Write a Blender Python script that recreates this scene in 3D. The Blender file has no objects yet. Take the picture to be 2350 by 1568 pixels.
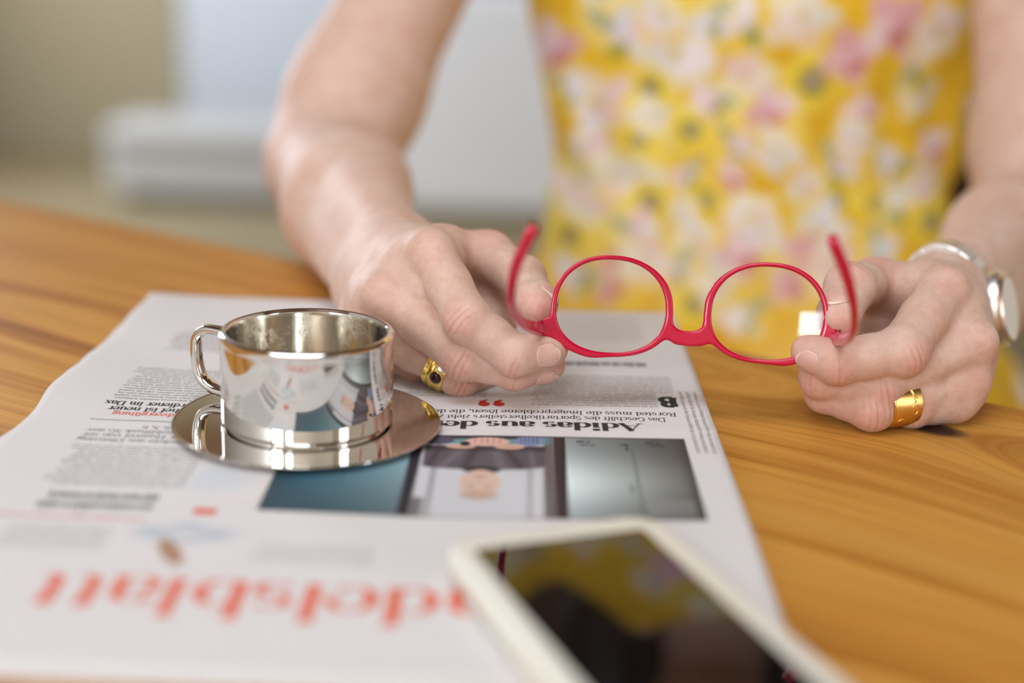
import bpy, bmesh, math, random
import numpy as np
from mathutils import Vector, Matrix
random.seed(7)
rng = np.random.default_rng(7)
PI = math.pi
sc = bpy.context.scene
COL = sc.collection

# ------------------------------------------------------------------ camera
F_PX = 3264.0                                  # 50 mm lens on a 36 mm frame, in pixels of the 2350 wide photograph
PITCH, ROLL, CAM_H = 0.28170066, 0.03806822, 0.19915763   # table top is z = 0
_c, _s = math.cos(ROLL), math.sin(ROLL)
_R0 = np.array([1.0, 0, 0]); _U0 = np.array([0, math.sin(PITCH), math.cos(PITCH)])
FW = np.array([0, math.cos(PITCH), -math.sin(PITCH)])
CX = _c*_R0 + _s*_U0
CY = -_s*_R0 + _c*_U0
CP = np.array([0, 0, CAM_H])

def at(px, py, depth):
    """point at a distance `depth` (m) along the lens axis"""
    return CP + depth*((px-1175)/F_PX*CX - (py-784)/F_PX*CY + FW)

cam_d = bpy.data.cameras.new('camera'); cam = bpy.data.objects.new('camera', cam_d); COL.objects.link(cam)
cam_d.lens = 50.0; cam_d.sensor_width = 36.0; cam_d.clip_start = 0.02
m = Matrix.Identity(4)
for i in range(3):
    m[i][0], m[i][1], m[i][2], m[i][3] = CX[i], CY[i], -FW[i], CP[i]
cam.matrix_world = m
cam_d.dof.use_dof = True; cam_d.dof.focus_distance = 0.598; cam_d.dof.aperture_fstop = 2.5
sc.camera = cam

# ------------------------------------------------------------------ world, daylight, exposure
w = bpy.data.worlds.new('world'); sc.world = w; w.use_nodes = True
w.node_tree.nodes['Background'].inputs[0].default_value = (0.75, 0.85, 1.0, 1)
w.node_tree.nodes['Background'].inputs[1].default_value = 0.35
def area(name, loc, target, sx, sy, power, col):
    L = bpy.data.lights.new(name, 'AREA'); L.shape = 'RECTANGLE'; L.size = sx; L.size_y = sy
    L.energy = power; L.color = col
    o = bpy.data.objects.new(name, L); COL.objects.link(o); o.location = loc
    o.rotation_euler = (Vector(target)-Vector(loc)).to_track_quat('-Z', 'Y').to_euler()
    return o
DAY = (0.90, 0.96, 1.06)
area('window_daylight', (-1.80, -2.19, 0.85), (-1.80, 0, 0.85), 1.0, 1.5, 80, DAY)
area('window_daylight', (-0.84, -2.19, 1.075), (-0.84, 0, 1.075), 0.48, 0.45, 34, DAY)
area('added_skylight_lamp', (-0.35, 0.0, 1.90), (-0.35, 0.0, 0), 1.5, 1.1, 50, DAY)  # added overhead lamp, brightens the table top and hands
area('added_skylight_lamp', (-0.35, -1.80, 1.90), (-0.35, -1.80, 0), 1.5, 0.6, 36, DAY)  # second added overhead lamp, washes the window wall with light
area('window_daylight', (2.69-0.1, -1.2, 0.85), (0, -1.2, 0.85), 0.8, 1.5, 26, DAY)
area('window_daylight', (-2.39, 4.2, 0.85), (0, 4.2, 0.85), 1.5, 1.5, 190, DAY)  # added lamp in an invented side window, brightens the far background
sc.view_settings.view_transform = 'Standard'; sc.view_settings.look = 'None'
sc.view_settings.gamma = 1.0; sc.view_settings.use_curve_mapping = False
sc.view_settings.exposure = -0.80

# ------------------------------------------------------------------ helpers
def lin(r, g=None, b=None):
    if g is None: r, g, b = r
    f = lambda c: (c/255/12.92) if c/255 <= 0.04045 else ((c/255+0.055)/1.055)**2.4
    return (f(r), f(g), f(b), 1.0)

def mat(name, col=(0.8, 0.8, 0.8, 1), rough=0.5, metal=0.0, **kw):
    m = bpy.data.materials.new(name); m.use_nodes = True
    p = m.node_tree.nodes['Principled BSDF']
    p.inputs['Base Color'].default_value = col
    p.inputs['Roughness'].default_value = rough
    p.inputs['Metallic'].default_value = metal
    for k, v in kw.items(): p.inputs[k.replace('_', ' ')].default_value = v
    return m
def nodes(m): return m.node_tree.nodes, m.node_tree.links, m.node_tree.nodes['Principled BSDF']
def N(nt, typ, **kw):
    n = nt.nodes.new(typ)
    for k, v in kw.items(): setattr(n, k, v)
    return n
def ramp(nt, stops, fac=None):
    n = nt.nodes.new('ShaderNodeValToRGB'); e = n.color_ramp.elements
    e[0].position, e[0].color = stops[0]; e[1].position, e[1].color = stops[-1]
    for p, c in stops[1:-1]:
        x = e.new(p); x.color = c
    if fac: nt.links.new(fac, n.inputs[0])
    return n
def bump(m, height, strength=0.3, dist=0.001):
    n, l, p = nodes(m); b = n.new('ShaderNodeBump'); b.inputs['Strength'].default_value = strength
    b.inputs['Distance'].default_value = dist; l.new(height, b.inputs['Height']); l.new(b.outputs[0], p.inputs['Normal'])
    return b

def link(o, parent=None):
    COL.objects.link(o)
    if parent is not None: o.parent = parent
    return o
def tag(o, label=None, cat=None, group=None, kind=None):
    if label: o['label'] = label
    if cat: o['category'] = cat
    if group: o['group'] = group
    if kind: o['kind'] = kind
    return o
def empty(name, loc, label, cat, rot=(0, 0, 0), group=None):
    o = bpy.data.objects.new(name, None); o.empty_display_size = 0.02
    o.location = loc; o.rotation_euler = rot
    COL.objects.link(o); bpy.context.view_layer.update(); return tag(o, label, cat, group)
def meshobj(name, verts, faces, material, parent=None, smooth=True, world=False):
    me = bpy.data.meshes.new(name)
    v = np.asarray(verts, dtype=float)
    if world and parent is not None:
        M = np.array(parent.matrix_world.inverted()); v = v @ M[:3, :3].T + M[:3, 3]
    me.from_pydata(v.tolist(), [], [tuple(int(i) for i in f) for f in faces]); me.update()
    if smooth: me.polygons.foreach_set('use_smooth', [True]*len(me.polygons))
    if material: me.materials.append(material)
    return link(bpy.data.objects.new(name, me), parent)
def bmobj(name, bm, material, parent=None, smooth=False):
    me = bpy.data.meshes.new(name); bm.normal_update(); bm.to_mesh(me); bm.free()
    if smooth: me.polygons.foreach_set('use_smooth', [True]*len(me.polygons))
    if material: me.materials.append(material)
    return link(bpy.data.objects.new(name, me), parent)
def add_box(bm, lo, hi, bevel=0.0, seg=2):
    r = bmesh.ops.create_cube(bm, size=1.0)
    c = [(a+b)/2 for a, b in zip(lo, hi)]; s = [b-a for a, b in zip(lo, hi)]
    for v in r['verts']: v.co = Vector([c[i]+v.co[i]*s[i] for i in range(3)])
    if bevel > 0:
        es = list({e for v in r['verts'] for e in v.link_edges})
        bmesh.ops.bevel(bm, geom=es, offset=bevel, segments=seg, profile=0.5, affect='EDGES')
def box(name, lo, hi, material, parent=None, bevel=0.0, seg=2):
    bm = bmesh.new(); add_box(bm, lo, hi, bevel, seg); return bmobj(name, bm, material, parent)
def auto_smooth(o, ang=40):
    me = o.data
    me.polygons.foreach_set('use_smooth', [True]*len(me.polygons))
    me.set_sharp_from_angle(angle=math.radians(ang)); return o
def lathe(name, prof, material, parent=None, seg=128, world_off=(0, 0, 0), ang=35):
    v, f = [], []
    n = len(prof)
    for r, z in prof:
        for k in range(seg):
            a = 2*PI*k/seg; v.append((r*math.cos(a)+world_off[0], r*math.sin(a)+world_off[1], z+world_off[2]))
    for i in range(n-1):
        for k in range(seg):
            k2 = (k+1) % seg
            f.append((i*seg+k, i*seg+k2, (i+1)*seg+k2, (i+1)*seg+k))
    o = meshobj(name, v, f, material, parent); return auto_smooth(o, ang)
def catmull(P, n=8):
    P = np.asarray(P, float); out = []
    Q = np.vstack([2*P[0]-P[1], P, 2*P[-1]-P[-2]])
    for i in range(1, len(Q)-2):
        p0, p1, p2, p3 = Q[i-1:i+3]
        for t in np.arange(n)/n:
            out.append(0.5*((2*p1)+(-p0+p2)*t+(2*p0-5*p1+4*p2-p3)*t*t+(-p0+3*p1-3*p2+p3)*t**3))
    out.append(P[-1]); return np.array(out)
def sweep(P, up, wh, nseg=16, power=2.6):
    """superellipse section swept along P. up: reference normal (3,) or list; wh: (n,2) half sizes (side, up)."""
    P = np.asarray(P, float); n = len(P); v = []; f = []
    T = np.gradient(P, axis=0); T /= np.linalg.norm(T, axis=1)[:, None]
    for i in range(n):
        u = np.asarray(up if np.ndim(up) == 1 else up[i], float)
        s = np.cross(T[i], u); s /= np.linalg.norm(s); u = np.cross(s, T[i])
        for k in range(nseg):
            a = 2*PI*k/nseg; ca, sa = math.cos(a), math.sin(a)
            x = math.copysign(abs(ca)**(2/power), ca)*wh[i][0]; y = math.copysign(abs(sa)**(2/power), sa)*wh[i][1]
            v.append(P[i]+s*x+u*y)
    for i in range(n-1):
        for k in range(nseg):
            k2 = (k+1) % nseg; f.append((i*nseg+k, i*nseg+k2, (i+1)*nseg+k2, (i+1)*nseg+k))
    f.append(tuple(range(nseg-1, -1, -1))); f.append(tuple((n-1)*nseg+k for k in range(nseg)))
    return np.array(v), f

# implicit surfaces on a (non uniform) grid -> quads
def axis(*segs):
    out = []
    for a, b, st in segs:
        out.append(np.linspace(a, b, max(2, int(round((b-a)/st))+1))[:-1])
    out.append([segs[-1][1]]); return np.concatenate(out).astype(np.float32)
def surface_nets(Fd, xs, ys, zs):
    ins = Fd < 0
    cnt = np.zeros(tuple(s-1 for s in Fd.shape), np.uint8)
    for dx in (0, 1):
        for dy in (0, 1):
            for dz in (0, 1):
                cnt += ins[dx:dx+cnt.shape[0], dy:dy+cnt.shape[1], dz:dz+cnt.shape[2]]
    act = np.nonzero(((cnt > 0) & (cnt < 8)).ravel())[0]; shp = cnt.shape; del cnt
    I, J, K = np.unravel_index(act, shp)
    acc = np.zeros((len(act), 3)); num = np.zeros(len(act))
    cv = {}
    for dx in (0, 1):
        for dy in (0, 1):
            for dz in (0, 1): cv[dx, dy, dz] = Fd[I+dx, J+dy, K+dz].astype(np.float64)
    for ax in range(3):
        for p in (0, 1):
            for q in (0, 1):
                a = [0, 0, 0]; o = [i for i in range(3) if i != ax]; a[o[0]] = p; a[o[1]] = q; b = list(a); b[ax] = 1
                va, vb = cv[tuple(a)], cv[tuple(b)]
                mk = (va < 0) != (vb < 0)
                t = np.where(mk, va/np.where(mk, va-vb, 1), 0)
                pt = np.tile(np.array(a, float), (len(act), 1)); pt[:, ax] = t
                acc += pt*mk[:, None]; num += mk
    fr = acc/num[:, None]
    V = np.stack([g[i]+fr[:, d]*(g[i+1]-g[i]) for d, (g, i) in enumerate(((xs, I), (ys, J), (zs, K)))], 1)
    Q = []
    def vid(i, j, k): return np.searchsorted(act, (i*shp[1]+j)*shp[2]+k)
    for ax in range(3):
        sl0 = [slice(None)]*3; sl1 = [slice(None)]*3
        sl0[ax] = slice(0, -1); sl1[ax] = slice(1, None)
        for o in range(3):
            if o != ax: sl0[o] = slice(1, -1); sl1[o] = slice(1, -1)
        A = ins[tuple(sl0)]; B = ins[tuple(sl1)]
        idx = np.array(np.nonzero(A != B)).T
        sgn = A[tuple(idx.T)]
        off = np.ones(3, int); off[ax] = 0; idx = idx+off
        u, v_ = [(1, 2), (2, 0), (0, 1)][ax]
        qs = []
        for du, dv in ((-1, -1), (0, -1), (0, 0), (-1, 0)):
            c = idx.copy(); c[:, u] += du; c[:, v_] += dv; qs.append(vid(c[:, 0], c[:, 1], c[:, 2]))
        q = np.stack(qs, 1); q[~sgn] = q[~sgn][:, ::-1]; Q.append(q)
    return V, np.concatenate(Q)
def smin(a, b, k):
    h = np.maximum(k-np.abs(a-b), 0)/k; return np.minimum(a, b)-h*h*k*0.25
def quads_mesh(name, V, Q, material, parent=None):
    me = bpy.data.meshes.new(name)
    me.vertices.add(len(V)); me.vertices.foreach_set('co', np.asarray(V, np.float32).ravel())
    me.loops.add(len(Q)*4); me.loops.foreach_set('vertex_index', np.asarray(Q, np.int32).ravel())
    me.polygons.add(len(Q)); me.polygons.foreach_set('loop_start', np.arange(0, len(Q)*4, 4, dtype=np.int32))
    me.update(calc_edges=True); me.validate()
    me.polygons.foreach_set('use_smooth', np.ones(len(me.polygons), bool))
    if material: me.materials.append(material)
    return link(bpy.data.objects.new(name, me), parent)
def relax(V, Q, it=2, lam=0.5):
    n = len(V)
    for _ in range(it):
        S = np.zeros_like(V); C = np.zeros(n)
        for a, b in ((0, 1), (1, 2), (2, 3), (3, 0)):
            for d in range(3): S[:, d] += np.bincount(Q[:, a], V[Q[:, b], d], n)+np.bincount(Q[:, b], V[Q[:, a], d], n)
            C += np.bincount(Q[:, a], minlength=n)+np.bincount(Q[:, b], minlength=n)
        V = V+lam*(S/np.maximum(C, 1)[:, None]-V)
    return V
def norm(v): v = np.asarray(v, float); return v/np.linalg.norm(v)

# ------------------------------------------------------------------ materials
def wood_material():
    m = mat('oiled_oak', rough=0.5, Specular_IOR_Level=0.2); nt = m.node_tree; n, l, p = nodes(m)
    tc = N(nt, 'ShaderNodeTexCoord'); sep = N(nt, 'ShaderNodeSeparateXYZ'); l.new(tc.outputs['Object'], sep.inputs[0])
    def M(op, a, b=None, c=None):
        x = N(nt, 'ShaderNodeMath', operation=op)
        for i, q in enumerate((a, b, c)):
            if q is None: continue
            if isinstance(q, (int, float)): x.inputs[i].default_value = q
            else: l.new(q, x.inputs[i])
        return x.outputs[0]
    X, Y = sep.outputs[0], sep.outputs[1]
    # slow waviness of the grain along the board, and growth rings pushed aside around one knot
    wv = N(nt, 'ShaderNodeTexNoise'); wv.inputs['Scale'].default_value = 2.2; wv.inputs['Detail'].default_value = 2
    l.new(tc.outputs['Object'], wv.inputs['Vector'])
    Yw = M('ADD', Y, M('MULTIPLY', M('SUBTRACT', wv.outputs[0], 0.5), 0.10))
    dx = M('SUBTRACT', X, KNOT[0]); dy = M('SUBTRACT', Y, KNOT[1])
    g = M('POWER', 2.718, M('MULTIPLY', M('MULTIPLY', dx, dx), -1/(0.07**2)))
    dyw = M('SUBTRACT', Yw, KNOT[1])
    ye = M('SQRT', M('ADD', M('MULTIPLY', dyw, dyw), M('MULTIPLY', g, 0.0022)))
    cb = N(nt, 'ShaderNodeCombineXYZ'); l.new(M('MULTIPLY', X, 0.9), cb.inputs[0]); l.new(M('MULTIPLY', ye, 34), cb.inputs[1])
    g1 = N(nt, 'ShaderNodeTexNoise'); g1.inputs['Scale'].default_value = 1.6; g1.inputs['Detail'].default_value = 5; g1.inputs['Roughness'].default_value = 0.6
    l.new(cb.outputs[0], g1.inputs['Vector'])
    cb2 = N(nt, 'ShaderNodeCombineXYZ'); l.new(M('MULTIPLY', X, 9), cb2.inputs[0]); l.new(M('MULTIPLY', ye, 420), cb2.inputs[1])
    g2 = N(nt, 'ShaderNodeTexNoise'); g2.inputs['Scale'].default_value = 1.0; g2.inputs['Detail'].default_value = 3
    l.new(cb2.outputs[0], g2.inputs['Vector'])
    cr = ramp(nt, [(0.28, lin(132, 74, 18)), (0.41, lin(184, 120, 40)), (0.52, lin(206, 146, 62)), (0.66, lin(210, 152, 70)), (0.8, lin(200, 138, 54))], g1.outputs[0])
    mx = N(nt, 'ShaderNodeMix', data_type='RGBA', blend_type='MULTIPLY'); mx.inputs[0].default_value = 0.55
    fr = ramp(nt, [(0.3, (0.62, 0.56, 0.48, 1)), (0.6, (1, 1, 1, 1))], g2.outputs[0])
    l.new(cr.outputs[0], mx.inputs[6]); l.new(fr.outputs[0], mx.inputs[7])
    kd = M('SQRT', M('ADD', M('MULTIPLY', dx, dx), M('MULTIPLY', M('MULTIPLY', dy, dy), 3.0)))
    km = ramp(nt, [(0.0, (1, 1, 1, 1)), (0.010, (1, 1, 1, 1)), (0.016, (0.3, 0.3, 0.3, 1)), (0.05, (0, 0, 0, 1))], kd)
    mk = N(nt, 'ShaderNodeMix', data_type='RGBA'); l.new(km.outputs[0], mk.inputs[0]); l.new(mx.outputs[2], mk.inputs[6])
    mk.inputs[7].default_value = lin(52, 32, 22)
    l.new(mk.outputs[2], p.inputs['Base Color'])
    bump(m, g2.outputs[0], 0.12, 0.0006)
    return m

def skin_material():
    m = mat('skin', rough=0.56, Specular_IOR_Level=0.38); nt = m.node_tree; n, l, p = nodes(m)
    tc = N(nt, 'ShaderNodeTexCoord')
    at1 = N(nt, 'ShaderNodeAttribute'); at1.attribute_name = 'flush'
    at2 = N(nt, 'ShaderNodeAttribute'); at2.attribute_name = 'crease'
    no = N(nt, 'ShaderNodeTexNoise'); no.inputs['Scale'].default_value = 70; no.inputs['Detail'].default_value = 4
    l.new(tc.outputs['Object'], no.inputs['Vector'])
    base = ramp(nt, [(0.3, lin(208, 170, 149)), (0.7, lin(218, 189, 171))], no.outputs[0])
    mx = N(nt, 'ShaderNodeMix', data_type='RGBA'); l.new(at1.outputs['Fac'], mx.inputs[0]); l.new(base.outputs[0], mx.inputs[6])
    mx.inputs[7].default_value = lin(216, 150, 134)
    mo = N(nt, 'ShaderNodeTexNoise'); mo.inputs['Scale'].default_value = 260; mo.inputs['Detail'].default_value = 3; mo.inputs['Roughness'].default_value = 0.65
    l.new(tc.outputs['Object'], mo.inputs['Vector'])
    mr_ = ramp(nt, [(0.32, (0.90, 0.82, 0.79, 1)), (0.62, (1.0, 1.0, 1.0, 1))], mo.outputs[0])
    mul = N(nt, 'ShaderNodeMix', data_type='RGBA', blend_type='MULTIPLY'); mul.inputs[0].default_value = 0.8
    l.new(mx.outputs[2], mul.inputs[6]); l.new(mr_.outputs[0], mul.inputs[7]); mx = mul
    # knuckle creases: lines across the finger, position along it in the x of the attribute, strength in y
    sp = N(nt, 'ShaderNodeSeparateXYZ'); l.new(at2.outputs['Vector'], sp.inputs[0])
    n2 = N(nt, 'ShaderNodeTexNoise'); n2.inputs['Scale'].default_value = 130; n2.inputs['Detail'].default_value = 2
    l.new(tc.outputs['Object'], n2.inputs['Vector'])
    ad = N(nt, 'ShaderNodeMath', operation='MULTIPLY_ADD'); l.new(n2.outputs[0], ad.inputs[0]); ad.inputs[1].default_value = 5.0; l.new(sp.outputs[0], ad.inputs[2])
    si = N(nt, 'ShaderNodeMath', operation='SINE'); l.new(ad.outputs[0], si.inputs[0])
    pw = ramp(nt, [(0.0, (0, 0, 0, 1)), (0.55, (0, 0, 0, 1)), (1.0, (1, 1, 1, 1))])
    mr = N(nt, 'ShaderNodeMapRange'); mr.inputs[1].default_value = -1; mr.inputs[2].default_value = 1
    l.new(si.outputs[0], mr.inputs[0]); l.new(mr.outputs[0], pw.inputs[0])
    mm = N(nt, 'ShaderNodeMath', operation='MULTIPLY'); l.new(pw.outputs[0], mm.inputs[0]); l.new(sp.outputs[1], mm.inputs[1])
    mk_ = N(nt, 'ShaderNodeMath', operation='MULTIPLY'); l.new(mm.outputs[0], mk_.inputs[0]); mk_.inputs[1].default_value = 0.6
    mx2 = N(nt, 'ShaderNodeMix', data_type='RGBA'); l.new(mk_.outputs[0], mx2.inputs[0]); l.new(mx.outputs[2], mx2.inputs[6])
    mx2.inputs[7].default_value = lin(176, 96, 78)
    l.new(mx2.outputs[2], p.inputs['Base Color'])
    vo = N(nt, 'ShaderNodeTexVoronoi'); vo.inputs['Scale'].default_value = 900; l.new(tc.outputs['Object'], vo.inputs['Vector'])
    h = N(nt, 'ShaderNodeMath', operation='MULTIPLY_ADD'); l.new(vo.outputs['Distance'], h.inputs[0]); h.inputs[1].default_value = 0.22
    hm = N(nt, 'ShaderNodeMath', operation='MULTIPLY'); l.new(mm.outputs[0], hm.inputs[0]); hm.inputs[1].default_value = -1.0
    l.new(hm.outputs[0], h.inputs[2]); bump(m, h.outputs[0], 0.5, 0.0007)
    p.inputs['Subsurface Weight'].default_value = 0.32
    p.inputs['Subsurface Radius'].default_value = (0.011, 0.0038, 0.0018)
    p.inputs['Subsurface Scale'].default_value = 0.7
    return m

M_SKIN = skin_material()
M_NAIL = mat('fingernail', lin(216, 170, 155), 0.28)
M_NAIL_EDGE = mat('nail_edge', lin(230, 204, 186), 0.35)
M_STEEL = mat('polished_steel', (0.78, 0.76, 0.72, 1), 0.06, 1.0)
M_STEEL_IN = mat('stained_steel', (0.72, 0.69, 0.62, 1), 0.16, 1.0)
M_GOLD = mat('yellow_gold', (0.95, 0.70, 0.20, 1), 0.16, 1.0)
M_GOLD_WORN = mat('worn_gold', (0.90, 0.56, 0.18, 1), 0.27, 1.0)
M_SILVER = mat('silver', (0.90, 0.90, 0.87, 1), 0.36, 1.0)
M_ROSE = mat('rose_gold', (0.92, 0.74, 0.60, 1), 0.25, 1.0)
M_DIAL = mat('watch_dial', lin(236, 232, 222), 0.35)
M_RUBY = mat('garnet', (0.030, 0.002, 0.008, 1), 0.05)
M_DIAMOND = mat('diamond', (0.85, 0.83, 0.76, 1), 0.06, 0.6)
M_PINK = mat('raspberry_acetate', lin(196, 2, 54), 0.18, Coat_Weight=0.2, Coat_Roughness=0.05)
M_PINK.node_tree.nodes['Principled BSDF'].inputs['Subsurface Weight'].default_value = 0.15
M_PINK.node_tree.nodes['Principled BSDF'].inputs['Subsurface Radius'].default_value = (0.004, 0.0004, 0.001)
M_PINK_DARK = mat('dark_raspberry', lin(150, 2, 40), 0.2)
M_LETTER_PINK = mat('pale_pink_print', lin(245, 150, 165), 0.5)
M_WHITE_PLASTIC = mat('white_case', lin(228, 224, 208), 0.35)
M_SCREEN = mat('dark_glass', (0.004, 0.003, 0.0035, 1), 0.03, Specular_IOR_Level=0.6)
M_GRILLE = mat('speaker_slot', (0.01, 0.01, 0.01, 1), 0.4)
M_PAPER = mat('newsprint', lin(220, 214, 208), 0.85)
M_INK = mat('black_ink', lin(44, 38, 36), 0.8)
M_INK_GREY = mat('grey_ink', lin(112, 106, 102), 0.85)
M_INK_LIGHT = mat('pale_grey_ink', lin(150, 146, 144), 0.85)
M_INK_RED = mat('red_ink', lin(226, 96, 60), 0.8)
M_INK_QUOTE = mat('deep_red_ink', lin(190, 40, 22), 0.8)
M_INK_GREEN = mat('dark_green_ink', lin(36, 40, 28), 0.8)
M_TEAL_INK = mat('pale_blue_ink', lin(182, 196, 204), 0.85)
M_PRINT = mat('printed_picture', rough=0.7)
_n, _l, _p = nodes(M_PRINT); _a = N(M_PRINT.node_tree, 'ShaderNodeAttribute'); _a.attribute_name = 'ink'; _l.new(_a.outputs['Color'], _p.inputs['Base Color'])
M_DRESS = mat('floral_cotton', rough=0.85)
_n, _l, _p = nodes(M_DRESS); _a = N(M_DRESS.node_tree, 'ShaderNodeAttribute'); _a.attribute_name = 'print'; _l.new(_a.outputs['Color'], _p.inputs['Base Color'])
_t = N(M_DRESS.node_tree, 'ShaderNodeTexNoise'); _t.inputs['Scale'].default_value = 600; bump(M_DRESS, _t.outputs[0], 0.15, 0.0005)
M_HAIR = mat('dark_brown_hair', lin(52, 34, 24), 0.45)
M_WALL = mat('pale_blue_grey_paint', lin(196, 202, 208), 0.9)
M_WALL_TAUPE = mat('taupe_paint', lin(162, 150, 122), 0.9)
M_BEIGE = mat('cream_paint', lin(246, 236, 218), 0.9)
M_WHITE = mat('white_paint', lin(232, 230, 226), 0.85)
M_BENCH = mat('white_lacquer', lin(192, 192, 190), 0.5)
M_CABINET = mat('cool_white_lacquer', lin(246, 249, 252), 0.5)
M_FLOOR = mat('olive_grey_floor', lin(146, 132, 100), 0.6)
M_FRAME = mat('window_frame_paint', lin(240, 240, 238), 0.5)
M_TIMBER = mat('brown_timber', lin(112, 78, 52), 0.6)
M_DARKWOOD = mat('dark_wood', lin(70, 46, 30), 0.4)
for _m, _s_, _k in ((M_PAPER, 900, 0.2), (M_WALL, 60, 0.1), (M_WALL_TAUPE, 60, 0.1), (M_WHITE, 60, 0.1), (M_FLOOR, 30, 0.2)):
    _t = N(_m.node_tree, 'ShaderNodeTexNoise'); _t.inputs['Scale'].default_value = _s_; _t.inputs['Detail'].default_value = 4
    _tc = N(_m.node_tree, 'ShaderNodeTexCoord'); _m.node_tree.links.new(_tc.outputs['Object'], _t.inputs['Vector'])
    bump(_m, _t.outputs[0], _k, 0.0004)
# coffee residue inside the cup
_nt = M_STEEL_IN.node_tree; _n, _l, _p = nodes(M_STEEL_IN); _tc = N(_nt, 'ShaderNodeTexCoord')
_t = N(_nt, 'ShaderNodeTexNoise'); _t.inputs['Scale'].default_value = 90; _t.inputs['Detail'].default_value = 6; _t.inputs['Roughness'].default_value = 0.7
_l.new(_tc.outputs['Object'], _t.inputs['Vector'])
_r = ramp(_nt, [(0.0, (0.72, 0.69, 0.62, 1)), (0.60, (0.70, 0.66, 0.58, 1)), (0.72, (0.25, 0.15, 0.07, 1))], _t.outputs[0]); _l.new(_r.outputs[0], _p.inputs['Base Color'])
_r2 = ramp(_nt, [(0.5, (0.12, 0.12, 0.12, 1)), (0.75, (0.55, 0.55, 0.55, 1))], _t.outputs[0]); _l.new(_r2.outputs[0], _p.inputs['Roughness'])
# lens glass: clear sheet with a fresnel reflection
M_LENS = bpy.data.materials.new('lens_glass'); M_LENS.use_nodes = True
_nt = M_LENS.node_tree; _nt.nodes.clear()
_o = N(_nt, 'ShaderNodeOutputMaterial'); _mx = N(_nt, 'ShaderNodeMixShader'); _tr = N(_nt, 'ShaderNodeBsdfTransparent'); _gl = N(_nt, 'ShaderNodeBsdfGlossy'); _fr = N(_nt, 'ShaderNodeFresnel')
_tr.inputs[0].default_value = (0.93, 0.90, 0.86, 1); _gl.inputs[1].default_value = 0.02; _fr.inputs[0].default_value = 1.5
_nt.links.new(_fr.outputs[0], _mx.inputs[0]); _nt.links.new(_tr.outputs[0], _mx.inputs[1]); _nt.links.new(_gl.outputs[0], _mx.inputs[2]); _nt.links.new(_mx.outputs[0], _o.inputs[0])

# ------------------------------------------------------------------ room
FZ, CZ = -0.74, 1.86
def struct(o, kind='structure', label=None):
    o['kind'] = kind
    if label: o['label'] = label
    return o
struct(box('floor', (-2.5, -2.3, FZ-0.1), (2.7, 6.0, FZ), M_FLOOR), label='olive grey floor beyond the table')
bm = bmesh.new()
SK = (-1.10, 0.40)                            # two added skylights, same width, unseen, put in to light the near end
FILL_Y = ((-2.10, -1.50), (-0.55, 0.55))
for lo, hi in (((-2.5, -2.3), (SK[0], 6.0)), ((SK[1], -2.3), (2.7, 6.0)), ((SK[0], -2.3), (SK[1], FILL_Y[0][0])), ((SK[0], FILL_Y[0][1]), (SK[1], FILL_Y[1][0])), ((SK[0], FILL_Y[1][1]), (SK[1], 6.0))): add_box(bm, lo+(CZ,), hi+(CZ+0.1,))
struct(bmobj('ceiling', bm, M_TIMBER), label='dark timber ceiling of the room')
struct(box('wall_back', (-1.36, 5.75, FZ), (2.7, 5.9, CZ), M_WALL_TAUPE), label='taupe wall behind the person')
door = empty('door_1', (0.2, 5.75, FZ), None, None); door['kind'] = 'structure'; door['label'] = 'pale blue grey double door behind the arm of the person'
for k in range(2): box('door_leaf', (-1.55+k*1.56, -0.05, 0.01), (-1.55+k*1.56+1.55, -0.005, 2.04), M_WALL, door, 0.004)
struct(box('wall_back_left', (-2.5, 5.71, FZ), (-1.36, 5.9, CZ), M_WALL_TAUPE), label='taupe wall section at the far left of the room')
def wall_with_holes(name, along, fixed, lo, hi, holes, material, label):
    """vertical wall of thickness 0.1 with rectangular openings; along: 'x' or 'y'"""
    bm = bmesh.new(); cuts = sorted(holes); x = lo
    def pc(a, b, z0, z1):
        if b-a < 1e-4 or z1-z0 < 1e-4: return
        if along == 'x': add_box(bm, (a, fixed-0.1, z0), (b, fixed, z1))
        else: add_box(bm, (fixed-0.1, a, z0), (fixed, b, z1))
    for a, b, z0, z1 in cuts:
        pc(x, a, FZ, CZ); pc(a, b, FZ, z0); pc(a, b, z1, CZ); x = b
    pc(x, hi, FZ, CZ)
    return struct(bmobj(name, bm, material), label=label)
H1 = (-2.3, -1.3, 0.1, 1.6); H2 = (-1.08, -0.60, 0.85, 1.30); H3 = (3.45, 4.95, 0.1, 1.6); H4 = (-1.6, -0.8, 0.1, 1.6)
wall_with_holes('wall_front', 'x', -2.2, -2.5, 2.7, [H1, H2], M_BEIGE, 'cream window wall behind the camera')
wall_with_holes('wall_right', 'y', 2.7, -2.3, 5.9, [H4], M_BEIGE, 'cream wall on the right of the room')
wall_with_holes('wall_left', 'y', -2.4, -2.3, 5.9, [H3], M_WHITE, 'white wall on the left of the room')
def window(k, along, fixed, hole, label):
    a, b, z0, z1 = hole; bm = bmesh.new()
    def pc(p, q, u, v):
        if along == 'x': add_box(bm, (p, fixed-0.06, u), (q, fixed+0.02, v))
        else: add_box(bm, (fixed-0.06, p, u), (fixed+0.02, q, v))
    t = 0.05
    pc(a, b, z0, z0+t); pc(a, b, z1-t, z1); pc(a, a+t, z0, z1); pc(b-t, b, z0, z1); c = (a+b)/2; 
    if b-a > 0.6: pc(c-t/2, c+t/2, z0, z1)
    struct(bmobj('window_%d' % k, bm, M_FRAME), label=label)
window(1, 'x', -2.2, H1, 'white two-leaf window at the left end of the window wall')
window(2, 'x', -2.2, H2, 'small high window in the window wall')
window(4, 'y', 2.7-0.1+0.1, H4, 'white two-leaf window in the right wall')
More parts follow.
